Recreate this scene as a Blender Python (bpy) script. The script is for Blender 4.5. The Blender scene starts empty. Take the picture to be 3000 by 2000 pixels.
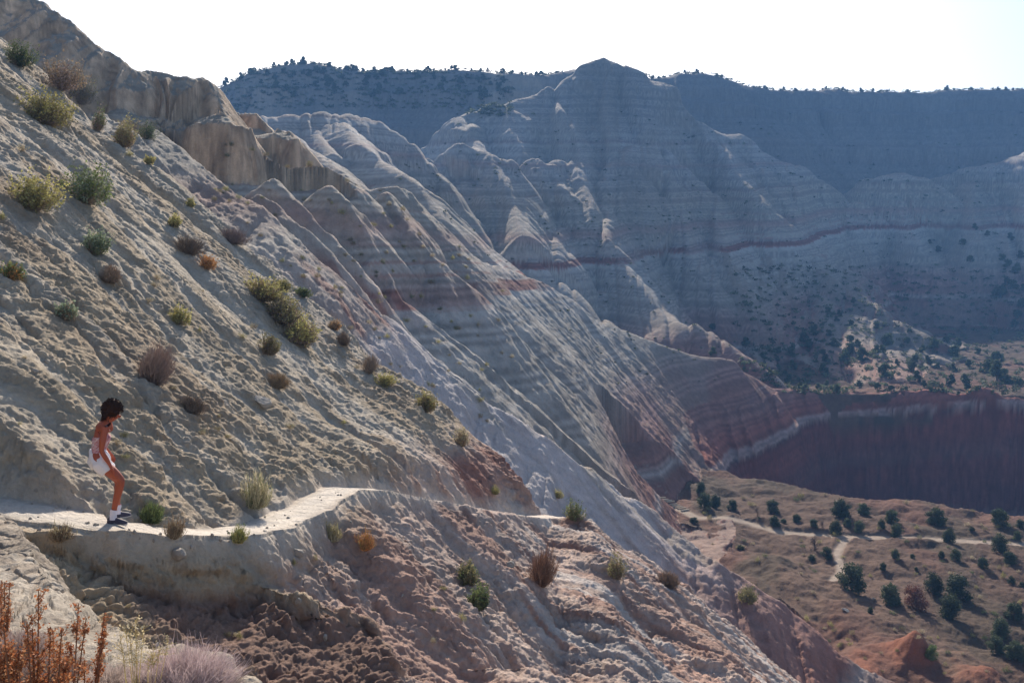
import bpy, bmesh, math, random, time
import numpy as np
from mathutils import Vector, Matrix
T0 = time.time()
F, CX, CY = 2900.0, 1500.0, 780.0          # focal length in photo pixels, principal column, horizon row
rng = np.random.default_rng(7)
random.seed(7)
f32 = np.float32

# ------------------------------------------------------------------ noise helpers
def _hash(ix, iy, iz=0):
    h = (ix.astype(np.int64) * 374761393 + iy.astype(np.int64) * 668265263 + np.int64(iz) * 2147483647 if np.isscalar(iz)
         else ix.astype(np.int64) * 374761393 + iy.astype(np.int64) * 668265263 + iz.astype(np.int64) * 1274126177)
    h = (h ^ (h >> 13)) * 1274126177
    h = h ^ (h >> 16)
    return (h & 0xffffff).astype(f32) * f32(1 / 16777216.0)
def vnoise(x, y, seed=0):
    """smooth value noise, 0..1"""
    x0 = np.floor(x); y0 = np.floor(y)
    fx = (x - x0).astype(f32); fy = (y - y0).astype(f32)
    fx = fx * fx * fx * (fx * (fx * 6 - 15) + 10); fy = fy * fy * fy * (fy * (fy * 6 - 15) + 10)
    xi = x0.astype(np.int32) + seed * 131; yi = y0.astype(np.int32) - seed * 57
    a = _hash(xi, yi); b = _hash(xi + 1, yi); c = _hash(xi, yi + 1); d = _hash(xi + 1, yi + 1)
    return (a + (b - a) * fx) * (1 - fy) + (c + (d - c) * fx) * fy
def fbm(x, y, octaves=4, seed=0, gain=0.5, lac=2.03):
    s = 0; a = 1.0; n = 0
    for i in range(octaves):
        s = s + a * vnoise(x, y, seed + i * 7); n += a
        x = x * lac + 13.7; y = y * lac - 7.1; a *= gain
    return s / n                                     # 0..1
def ridged(x, y, octaves=3, seed=0, gain=0.5):
    s = 0; a = 1.0; n = 0
    for i in range(octaves):
        s = s + a * (1 - np.abs(2 * vnoise(x, y, seed + i * 5) - 1)); n += a
        x = x * 2.1 + 3.3; y = y * 2.1 + 9.2; a *= gain
    return s / n                                     # 0..1, 1 on the creases
def worley(x, y, seed=0):
    """F1 distance and cell value"""
    x0 = np.floor(x).astype(np.int32); y0 = np.floor(y).astype(np.int32)
    best = np.full(x.shape, 9.0, f32); second = np.full(x.shape, 9.0, f32); val = np.zeros(x.shape, f32)
    for i in (-1, 0, 1):
        for j in (-1, 0, 1):
            cx = x0 + i; cy = y0 + j
            px = cx + _hash(cx + seed * 17, cy); py = cy + _hash(cx, cy + 91 + seed * 13)
            d = ((px - x) ** 2 + (py - y) ** 2).astype(f32)
            v = _hash(cx + 5, cy + 77)
            m = d < best
            second = np.where(m, best, np.minimum(second, d)); val = np.where(m, v, val); best = np.where(m, d, best)
    return np.sqrt(best), np.sqrt(second), val
def sstep(a, b, x):
    t = np.clip((x - a) / (b - a), 0, 1); return t * t * (3 - 2 * t)
def lerp(a, b, t): return a + (b - a) * t

def P(px, py, d):                                    # photo column, photo row, depth in metres -> world point
    return ((px - CX) / F * d, d, (CY - py) / F * d)
def fill(pts):
    """points may leave the depth out; it is interpolated along the line"""
    out = []; n = len(pts)
    idx = [i for i, p in enumerate(pts) if len(p) == 3]
    for i, p in enumerate(pts):
        if len(p) == 3: out.append(P(*p)); continue
        a = max(k for k in idx if k < i); b = min(k for k in idx if k > i)
        out.append(P(p[0], p[1], pts[a][2] + (pts[b][2] - pts[a][2]) * (i - a) / (b - a)))
    return np.array(out)

# ------------------------------------------------------------------ the ridges: crest line, slope on the near side, on the far side, fluting
# (name, points, near slope, far slope, flute amplitude, flute spacing, kind)
RIDGES = [
 ('slopes', [(459,374,60),(580,470,58),(700,572,57),(771,603,56),(853,682,56),(917,745,55),(1020,830,55),(1149,948,55),(1191,986),(1264,1050,56),
             (1315,1088),(1370,1135),(1425,1173,57),(1510,1224,58),(1595,1275,59),(1663,1330,60),(1730,1378,61),(1812,1435,63),(1930,1500,64),
             (2042,1600,62),(2106,1648,60),(2204,1708,60),(2361,1815,60),(2450,1905,59),(2600,1985,60),(2800,2150,60)], .36, .8, .5, 2.2, 'N'),
 ('slopes', [(300,330,52),(400,391,50),(500,500,48),(616,629,47),(760,770,46),(900,905,45.5),(1000,1010,45),(1100,1130,45)], .4, .9, .3, 1.6, 'N'),
 ('slopes', [(759,567,64),(828,615,63),(879,661,63),(978,748,62),(1050,830,62),(1120,915,62)], .95, .9, .3, 2, 'M'),
 ('slopes', [(800,520,72),(853,580,71),(917,643,70),(955,679,70),(1024,748,69),(1106,837,68),(1149,905,68),(1200,965,68),(1260,1045,68),(1400,1190,70)], .95, .9, .4, 2.5, 'M'),
 ('slopes', [(960,545,80),(986,562,79),(1019,592,78),(1052,643,77),(1098,743,75),(1150,830,74),(1180,880,74)], 1.0, .9, .4, 2.5, 'M'),
 ('badlands', [(1130,560,90),(1185,643,86),(1204,667,85),(1264,739,84),(1353,817,85),(1404,858,86),(1455,904,87),(1526,996,89),(1577,1062,91),(1623,1118,94),
             (1710,1195,100),(1761,1251,104),(1837,1312,110),(1889,1358,115),(1940,1394,120),(2016,1430,126)], .92, .9, .5, 3.2, 'M'),
 ('badlands', [(975,552,112),(1060,556,114),(1100,548,115),(1160,545,116),(1190,555,117),(1215,580,118),(1255,625,120),(1300,672,124),(1345,715,128),(1400,765,134),
             (1480,783,141),(1560,815,147),(1600,835,150),(1680,885,154),(1740,930,158),(1800,955,162),(1880,990,167),(1960,1015,171),(2050,1040,176),
             (2145,1050,182),(2165,1080,183),(2200,1100,185),(2260,1140,189),(2400,1150,194),(2450,1152),(2600,1156,193),(2700,1160,192),(2880,1153,190),
             (2950,1168,189),(3000,1165,188),(3300,1180,184)], .95, .9, .35, 4, 'B'),
 # cliffs and hill on the upper left
 ('hilltop', [(-500,-420,100),(-200,-210,95),(0,-70,92),(110,0,90),(145,25),(220,75,88),(300,140,88),(350,180,88),(395,208,88),(440,209,90),(500,212,90),(530,228,90),(600,243,92),
             (622,252,92),(634,290,90),(650,335,88)], .75, 1.2, .5, 3, 'H'),
 ('hilltop', [(640,330,84),(690,372,83),(700,400,83),(760,432,84),(800,470,85),(850,488,86),(960,486,88),(995,505,88),(1012,530,87)], .9, .9, .5, 2.2, 'H'),
 ('hilltop', [(640,300,104),(700,338,102),(745,332,101),(765,350,100),(800,388,99),(812,375,98),(840,378,98),(870,430,96),(900,465,96)], .95, .9, .5, 2.4, 'H'),
 # hills behind
 ('badlands', [(640,345,205),(700,335,210),(830,320,215),(970,320,220),(1084,334,225),(1134,355,225),(1205,409,225),(1261,472,222),(1300,520,220)], .85, .85, 1.6, 9, 'F'),
 ('badlands', [(993,350,212),(1057,424,195),(1083,444,192),(1185,503,180),(1225,536,176),(1256,592,170),(1287,638,165)], .88, .85, 1.0, 7, 'F'),
 ('badlands', [(822,388,170),(900,430,160),(960,470,152),(1010,520,145),(1060,560,140)], .88, .85, 1.0, 6, 'F'),
 ('badlands', [(1300,520,262),(1276,470,266),(1271,444,270),(1307,426,272),(1353,411,275),(1389,421,276),(1440,450,272),(1500,470,270)], .9, .9, 1.8, 9, 'F'),
 ('badlands', [(1379,500,270),(1379,516,262),(1417,554,252),(1442,595,246),(1480,680,234),(1520,760,224)], .8, .8, 1.5, 8, 'F'),
 ('badlands', [(1577,460,296),(1583,488,290),(1646,552,280),(1667,605,274),(1685,651,268),(1748,720,258),(1812,766,250),(1863,822,240),(1930,904,228),(1975,940,220),(2037,945,216),
             (2067,960,214),(2098,986,210),(2180,1040,203),(2260,1100,198)], .8, .8, 1.5, 8, 'F'),
 ('badlands', [(1807,574,312),(1828,613,310),(1853,656,306),(1879,699,302),(1912,748,297),(1940,766,292),(1996,838,283),(2042,889,276),(2093,935,268),(2144,975,260),(2195,1026,250),(2271,1093,232)], .85, .8, 1.6, 9, 'F'),
 ('badlands', [(1577,462,310),(1640,478,311),(1700,484,312),(1761,483,314),(1812,470,320),(1850,425,336),(1922,419,345),(1942,465,345),(1965,493,346),(2019,539,347),(2057,569,346),
             (2095,597,340),(2134,638,334),(2164,671,329),(2185,692,324),(2236,748,314),(2264,786,306),(2293,829,299),(2315,867,293),(2330,930,286)], .84, .8, 2.2, 10, 'F'),
 ('badlands', [(1830,198,394),(1880,220,395),(1905,234,396),(1945,246,398),(1985,262,398),(2000,300,397),(2040,350,396),(2062,388,390),(2121,439,376),(2172,503,363),(2248,608,344),(2300,690,332),(2361,752,320),(2446,816,306),(2510,862,295),(2595,922,283),(2680,965,273),(2760,1000,264)], .75, .8, 1.5, 11, 'F'),
 ('badlands', [(2062,388,394),(2085,385,400),(2110,395,402),(2170,400,408),(2272,463,412),(2357,491,415),(2451,553,412),(2531,595,408),(2600,650,402),(2697,722,392),(2744,758,386),
             (2808,824,376),(2872,867,368),(2914,901,362),(2957,960,352)], .84, .8, 2.2, 12, 'F'),
 ('badlands', [(1349,336,352),(1383,315,356),(1468,296,362),(1553,274,370),(1638,242,380),(1697,210,388),(1738,182,394),(1768,168,396),(1792,180,396),(1830,202,394)], .74, .6, 2.0, 13, 'F'),
 ('badlands', [(1349,336,350),(1366,360,340),(1385,415,318),(1400,440,300)], .75, .75, 1.5, 9, 'F'),
 ('badlands', [(2535,565,424),(2545,530,428),(2548,517,430),(2595,506,430),(2659,504,430),(2701,514,428),(2740,536,425),(2778,565,420),(2850,640,410),(2900,700,400),(2990,780,385)], .85, .8, 2.2, 11, 'F'),
 ('badlands', [(2778,530,447),(2785,506,450),(2808,491,448),(2872,480,445),(2935,463,442),(3000,442,440),(3200,400,430)], .85, .8, 3.0, 13, 'F'),
 ('badlands', [(2990,470,438),(3010,600,405),(3060,760,370)], .8, .8, 2.0, 11, 'F'),
 ('badlands', [(2300,800,324),(2360,838,312),(2430,900,285),(2500,975,258),(2560,1045,235),(2600,1105,212)], .42, .42, 2.0, 12, 'F'),
 ('badlands', [(2560,940,300),(2650,1000,275),(2740,1050,252)], .3, .3, 1.5, 10, 'F'),
 ('badlands', [(2860,560,428),(2900,640,405),(2960,740,378),(3030,850,345)], .8, .8, 1.8, 10, 'F'),
 # the mesas on the skyline
 ('mesa', [(200,300,440),(560,290,450),(632,268,450),(680,245,450),(740,212,450),(800,196,450),(860,187,450),(960,196,450),(1060,206,450),(1200,211,450),(1340,208,450),(1500,214,452),
             (1600,216,455),(1700,205,470),(1860,232,490),(1905,236,490),(1945,228,490),(1990,216,490),(2050,214,490),(2100,228,492),(2150,244,500),(2200,257,505),(2280,264,510),(2400,267,515),
             (2600,272,520),(2700,274,520),(2760,268,520),(2850,266,520),(3000,262,520),(3600,255,520)], 1.0, 0.0, 3.0, 14, 'W'),
]
for r in range(len(RIDGES)):
    RIDGES[r] = (RIDGES[r][0], fill(RIDGES[r][1])) + tuple(RIDGES[r][2:])
KIDX = {'slopes': 1, 'badlands': 2, 'hilltop': 3, 'mesa': 4}

# crest of the near hillside, read as height over x
NEAR = fill([(-700,-560,60),(60,150,46),(200,290,42),(383,446,38),(560,585,37),(800,790,36),(1000,965,35),(1102,1084,34),(1255,1168,33.5),(1446,1334,32),(1553,1453,31),(1600,1512,30.5),
        (1723,1538,30),(1829,1610,30),(1923,1661,30),(2000,1695,30),(2170,1840,30),(2361,1989,30),(2700,2280,30),(4000,3380,30)])
TRAIL = np.array([(0.6,-4,-1.62),(0.1,-1,-1.62),(-2,1,-1.72),(-5,4,-1.95),(-7.5,7,-2.3),(-8.3,9.6,-2.6),(-7.9,11.6,-2.85)]
        + [P(0,1478,12.5),P(150,1503,12.6),P(320,1534,12.8),P(480,1556,13.3),P(650,1560,14.3),P(780,1540,15.6),P(900,1490,17.3),P(1000,1430,19.5),P(1100,1434,21),P(1250,1464,23),P(1350,1483,25),P(1450,1500,27.2),P(1560,1514,29.6)])
TRAIL2 = np.array([P(1560,1514,29.6),P(1625,1512,31),P(1668,1520,31.6),P(1700,1532,31.8)])
FLOORTRAIL = np.array([P(1990,1490,113.5),P(2040,1516,110),P(2130,1514,110),P(2200,1530,109),P(2290,1556,106),P(2400,1575,105),P(2480,1588,104),P(2700,1600,103),P(3000,1606,102),P(3300,1612,101)])
SLOPEPATH = np.array([P(1590,1386,59),P(1640,1412,59.5),P(1690,1402,60),P(1712,1388,60.5)])
SIDEPATH = np.array([P(2480,1590,104),P(2452,1618,99),P(2462,1650,95),P(2464,1672,93),P(2440,1700,90),P(2434,1712,89)])

def seg_field(X, Y, A, B):
    ax, ay, az = A; bx, by, bz = B
    dx, dy = bx - ax, by - ay; L2 = dx * dx + dy * dy + 1e-9
    t = ((X - ax) * dx + (Y - ay) * dy) / L2
    tc = np.clip(t, 0, 1)
    qx = ax + dx * tc - X; qy = ay + dy * tc - Y
    dist = np.sqrt(qx * qx + qy * qy)
    side = (X - ax) * dy - (Y - ay) * dx                # > 0: to the right of the direction of travel
    return dist, tc, az + (bz - az) * tc, side, math.sqrt(L2)

def polyline_cut(Z, X, Y, line, half, up, down, lumps=0.0):
    """bench a path into the height field; returns new Z and the path mask"""
    best = np.full(X.shape, 1e9, f32); bz = np.zeros(X.shape, f32); sd = np.zeros(X.shape, f32)
    for k in range(len(line) - 1):
        d, t, cz, s, L = seg_field(X, Y, line[k], line[k + 1])
        m = d < best
        best = np.where(m, d, best); bz = np.where(m, cz, bz); sd = np.where(m, s, sd)
    w = half * (1 + .55 * (fbm(X * 1.6, Y * 1.6, 4, 5) - .5))
    e = np.maximum(best - w, 0)
    near = best < np.max(half) * 9 + 3
    hi = bz + up * e + np.where(e > 0, lumps * (vnoise(X * 2.1, Y * 2.1, 8) - .3), 0); lo = bz - down * e
    if line is TRAIL: hi = np.where((sd > 0) & (Y > 10.5), bz - .05 + 1.3 * np.maximum(e - 1.1, 0), hi)
    Zn = np.minimum(np.maximum(Z, lo), hi)
    Zn = np.where(e <= 0, bz + .02 * (vnoise(X * 4, Y * 4, 4) - .5), Zn)
    return np.where(near, Zn, Z), np.clip(1.5 - best / w, 0, 1).astype(f32)

def yedge(X):
    """front edge of the near slope, above the gully"""
    ye = np.interp(X, [-10.5, -9.5, -8.6, -7.6, -7, -5.4, -4.2, -3, -2.2, -1.8, -1, 0, 4, 20], [-80, 6, 10.6, 11.7, 11.9, 12.15, 13.3, 14.0, 14.8, 14.2, 12, 10.5, 9, 6]).astype(f32)
    return ye + .45 * (fbm(X * 1.1, X * 0 + 3.3, 3, 2) - .5)
def rills(X, Y):
    """drainage pattern of the near slope: broad and medium creases, 1 in the bottom of a rill"""
    ca, sa = math.cos(math.radians(24)), math.sin(math.radians(24))
    a, b = Y * ca + X * sa, X * ca - Y * sa
    w = 1.3 * (fbm(X / 2.3, Y / 2.3, 4, 3) - .5)
    return ridged((a + w) / 3.6, b / 12, 2, 101), ridged((a + .8 * w) / 1.25, b / 5, 3, 107), a, b, w
def height(X, Y):
    """height of the land, id of the landform it belongs to, path mask"""
    X = X.astype(f32); Y = Y.astype(f32)
    Z = np.full(X.shape, -400, f32); K = np.zeros(X.shape, np.int8)
    wx = 3.0 * (fbm(X / 25, Y / 25, 3, 11) - .5); wy = 3.0 * (fbm(X / 25, Y / 25, 3, 31) - .5)
    for name, pts, sn, sf, famp, flam, kind in RIDGES:
        reach = 75 if kind != 'W' else 260
        zmax = pts[:, 2].max(); 
        m = (Y > pts[:, 1].min() - reach) & (Y < (pts[:, 1].max() + reach if kind != 'W' else 1e9))
        if not m.any(): continue
        x = X[m]; y = Y[m]
        if kind == 'N':                                # slopes that face the camera almost edge-on: height over x
            yc = np.interp(x, pts[:, 0], pts[:, 1]).astype(f32); zc = np.interp(x, pts[:, 0], pts[:, 2]).astype(f32)
            lo_ = pts[0, 0] - x; hi_ = x - pts[-1, 0]
            dd = yc - y; best = zc - np.where(dd > 0, sn * dd, -sf * dd) - 1.2 * np.maximum(lo_, 0) - 1.3 * np.maximum(hi_, 0); tt = x
        else:
            S = [seg_field(x, y, pts[k], pts[k + 1]) for k in range(len(pts) - 1)]
            md = np.full(x.shape, 1e9, f32)
            for q in S: md = np.minimum(md, q[0])
            W = 0; cz_ = 0; tt = 0; sg = 0; acc = 0
            for d, t, cz, side, L in S:
                w = ((md * md + .02) / (d * d + .02)) ** 8
                W = W + w; cz_ = cz_ + w * cz; tt = tt + w * (acc + t * L); sg = sg + w * (side > 0)
                acc += L
            ov = np.zeros(x.shape, f32)                 # past either end of the crest the ground drops away faster
            if kind in 'FB':
                (ax, ay, _), (bx, by, _) = pts[0], pts[1]; L = math.hypot(bx - ax, by - ay)
                ov = np.maximum(-((x - ax) * (bx - ax) + (y - ay) * (by - ay)) / L, 0) * (S[0][0] <= md + 1e-3)
                (ax, ay, _), (bx, by, _) = pts[-2], pts[-1]; L = math.hypot(bx - ax, by - ay)
                ov = ov + np.maximum(((x - bx) * (bx - ax) + (y - by) * (by - ay)) / L, 0) * (S[-1][0] <= md + 1e-3)
            del S
            sg = sg / W; tt = tt / W
            rw = {'M': .35, 'B': .6, 'H': .4, 'F': 2.0, 'W': 6.0, 'S': 1.6}[kind] * (2.6 if kind == 'F' and pts[0, 1] > 420 else 1)
            best = cz_ / W - (sn * sg + sf * (1 - sg)) * (np.sqrt(md * md + rw * rw) - rw) - .7 * ov
            dd = np.where(sg > .5, md, -md)
        ad = np.abs(dd)
        # flutes run down from the crest and open with distance
        sd = len(name) + int(abs(pts[0, 1]))
        bend = .25 * ad * (vnoise(tt / (flam * 3), ad * 0 + 2.2, sd) - .2)
        fl = .65 * ridged((tt + .5 * wx[m] + bend) / (flam * 1.35), ad / (flam * 7), 1, sd) + .35 * ridged((tt + .4 * wx[m] + bend) / (flam * .5), ad / (flam * 3), 2, sd + 3)
        best = best + famp * {'F': 1.5, 'W': 1.0}.get(kind, 1) * sstep(0, flam * 1.6, ad) * (1.1 - 2.4 * fl ** 1.6)
        if kind == 'B':                                # the cliff on the right: a ledge, then a near-vertical wall into the wash
            drop = best - (pts[0, 2] * 0 - 24.5)
            cl = sstep(21, 34, x) * (dd > 0)
            ledge = np.interp(x, [20, 38, 72, 90], [-29.4, -30.0, -28.3, -26.4])
            wall = np.where(best < ledge, ledge + (best - ledge) * 3.2 - .6, best)
            best = np.where(dd > 0, lerp(best, wall, cl), best)
        if kind == 'W':                                # mesa: cap rock cliff and lower benches
            crest = 92.0
            q = best
            cap = np.interp(q, [-60, 20, 26, 30, 52, 56, 62, 74, 76, 84, 86, 100], [-60, 18, 21, 31, 49, 57, 60, 71, 77, 79.5, 86, 100])
            best = np.where(dd > 2, cap, best)
            best = np.where(dd < 0, best + 2.2 * (fbm(x / 30, y / 30, 3, 3) - .5) * sstep(0, 30, ad), best)
        if kind == 'H':                                # the fluted cliff band
            best = best - 1.5 * np.maximum(ad - 9, 0)
            s = best - .062 * y + (1.5 * (ridged(tt / 1.5 + .5, ad / 30, 2, 91) - .55) + .9 * (ridged(tt / 4.5, ad / 30, 1, 93) - .5)) * sstep(.5, 2.5, ad)
            s2 = np.interp(s, [-40, .5, 4.2, 5.2, 8.5, 9.5, 30], [-40, .3, 1.6, 6.4, 7.6, 9.6, 30])
            best = np.where(dd > 0, s2 + .062 * y, best)
        if kind == 'F':                                # ledges of harder rock
            s = best - .062 * y + .8 * wx[m]
            for c, hgt in ((10, 1.6), (24, 3.0), (44, 3.5), (51, 3)):
                best = best + hgt * .5 * np.tanh((s - c) / (.25 * hgt)) * np.exp(-((s - c) / (hgt * 2.2)) ** 2) * .7
        zz = Z[m]; kk = K[m]; g = best > zz
        Z[m] = np.where(g, best, zz); K[m] = np.where(g, KIDX[name], kk)
    # the toe of the slopes above the near terrace
    xt = np.interp(Y, [70, 90, 100, 110, 115, 120, 126], [15, 17, 17.2, 18.6, 19.2, 20.6, 23]).astype(f32)
    cap = -28.4 + 1.5 * np.maximum(xt - X, 0) + 2.5 * np.maximum(Y - 126, 0) + 1.2 * np.maximum(76 - Y, 0) + .8 * (fbm(X / 3, Y / 3, 3, 15) - .5)
    Z = np.where((Y > 55) & (Y < 150), np.minimum(Z, cap), Z)
    # ---- near hillside and its crest
    cx, cy, cz = NEAR[:, 0], NEAR[:, 1], NEAR[:, 2]
    yc = np.interp(X, cx, cy).astype(f32); zc = np.interp(X, cx, cz).astype(f32)
    hs = np.where(Y < yc, zc + .012 * (Y - yc), zc - .62 * (Y - yc))
    ye = yedge(X)
    below = np.maximum(ye - Y, 0)
    sl = np.interp(X, [-6, -3.4, -2.0, -1.2, 0, 5], [2.6, 2.4, 1.9, .8, .5, .4]).astype(f32)
    hs = hs - sl * below
    hs = np.minimum(hs, 38 + .1 * X)
    # ---- camera bank and the gully between
    xe = np.interp(Y, [0, 3, 4.5, 5.2, 6, 7.5, 9.5, 11], [.6, -.3, -1.1, -1.65, -2.55, -3.55, -4.8, -6.5]).astype(f32)
    xe = xe + .35 * (fbm(Y * .9, Y * 0, 3, 21) - .5)
    out = np.maximum(X - xe, 0)
    bank = -1.6 - .088 * np.maximum(Y, 0) - 1.25 * out * (Y > -40)
    gully = -4.15 - .45 * (X + 4.2)
    gully = np.where(X < -4.2, -4.15 - .55 * (X + 4.2), gully)
    near = np.maximum(np.maximum(hs, bank), np.where(Y < 16, gully - .06 * np.abs(Y - 10), -400))
    near = np.where(Y < 1.0, np.maximum(bank, np.maximum(hs, -7 - .3 * X)), near)
    g = near > Z
    K = np.where(g, 5, K).astype(np.int8); Z0 = Z; Z = np.maximum(Z, near)
    # ---- valley floor: near terrace, wash, far floor
    edge = np.interp(X, [-10, 20, 27, 39, 45, 57, 64, 110], [150, 140, 133, 121, 118, 112, 109, 104]).astype(f32)
    edge = edge + 3 * (fbm(X / 6, X * 0, 3, 9) - .5)
    terr = -28.6 + .03 * (Y - 100) + 1.2 * (fbm(X / 14, Y / 14, 3, 41) - .5)
    terr = terr + 2.2 * sstep(84, 60, Y) * (fbm(X / 7, Y / 7, 3, 43) - .45)
    terr = terr - 1.1 * np.maximum(Y - edge, 0)
    far = -25.3 + .012 * (Y - 200) + np.maximum(0, (Y - 280)) * .03 + 1.4 * (fbm(X / 22, Y / 22, 3, 51) - .5)
    far = np.where(Y < 188, -47, far - 1.2 * np.maximum(192 - Y, 0))
    floor = np.maximum(np.maximum(terr, far), -46 + .8 * fbm(X / 12, Y / 12, 3, 61))
    # small red knolls at the bottom right
    for kx, ky, kd, hh, ww in ((2685,1890,71,1.9,1.9), (2870,1965,67,1.6,4.2), (2480,1905,70,1.5,5), (2700,2010,62,1.2,4), (2230,1640,92,1.2,5), (2300,1700,86,1.2,5), (2560,1800,78,.9,6), (2600,1860,73,.9,5)):
        kxx, kyy, kzz = P(kx, ky, kd)
        dd = np.sqrt(((X - kxx)) ** 2 + ((Y - kyy) * .8) ** 2)
        dd = dd * (1 + .5 * (fbm(X / 3, Y / 3, 3, 77) - .5))
        floor = floor + hh * np.exp(-(dd / ww) ** 2 * 2.2)
    g = floor > Z
    kk = 2.0
    diff = np.clip((floor - Z) / kk, -1, 1)
    Zs = np.where(diff >= 1, floor, np.where(diff <= -1, Z, np.maximum(Z, floor) + kk * .25 * (1 - np.abs(diff)) ** 2))
    Z = np.where(Y > 50, Zs, Z)
    K = np.where(g & (Y > 45), 6, K).astype(np.int8)
    return Z, K

# small spurs that stand out of the far faces: their crests are set a few metres in front of the faces they grow from
SPURS = [[(1440,452),(1470,520),(1500,600),(1530,690),(1556,760)], [(1690,492),(1716,560),(1745,640),(1775,705)], [(1480,305),(1496,380),(1530,450)], [(1600,262),(1640,330),(1690,410),(1715,470)],
 [(1830,215),(1862,300),(1900,380),(1935,430)], [(1770,190),(1765,260),(1775,350),(1790,430)], [(2110,410),(2160,510),(2225,590)], [(2300,480),(2340,590),(2400,700),(2450,790)], [(2440,560),(2500,680),(2560,790),(2600,860)],
 [(2080,610),(2110,700),(2150,800),(2190,890)], [(1960,520),(1975,600),(2010,700),(2050,790)], [(2610,520),(2640,620),(2690,720)], [(2860,490),(2850,600),(2870,700)],
 [(900,345),(930,400),(975,450)], [(2180,420),(2240,520),(2300,600),(2350,690)]]
def _surface_depth(px, py):
    Yc = np.geomspace(138, 520, 420).astype(f32); Zc, _ = height(((px - CX) / F * Yc).astype(f32), Yc)
    k = np.argmax(CY - F * Zc / Yc <= py); return float(Yc[k])
_new = []
for sp in SPURS:
    pts = []
    for i, (px, py) in enumerate(sp):
        t = i / (len(sp) - 1); pts.append(P(px, py, _surface_depth(px, py) - (0, 8, 14, 18, 20)[min(i, 4)] * (1 if py > 300 else .7) * (.45 if _surface_depth(px, py) < 230 else 1)))
    _new.append(('badlands', np.array(pts), .95, .95, .8, 5, 'S'))
RIDGES += _new

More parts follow.
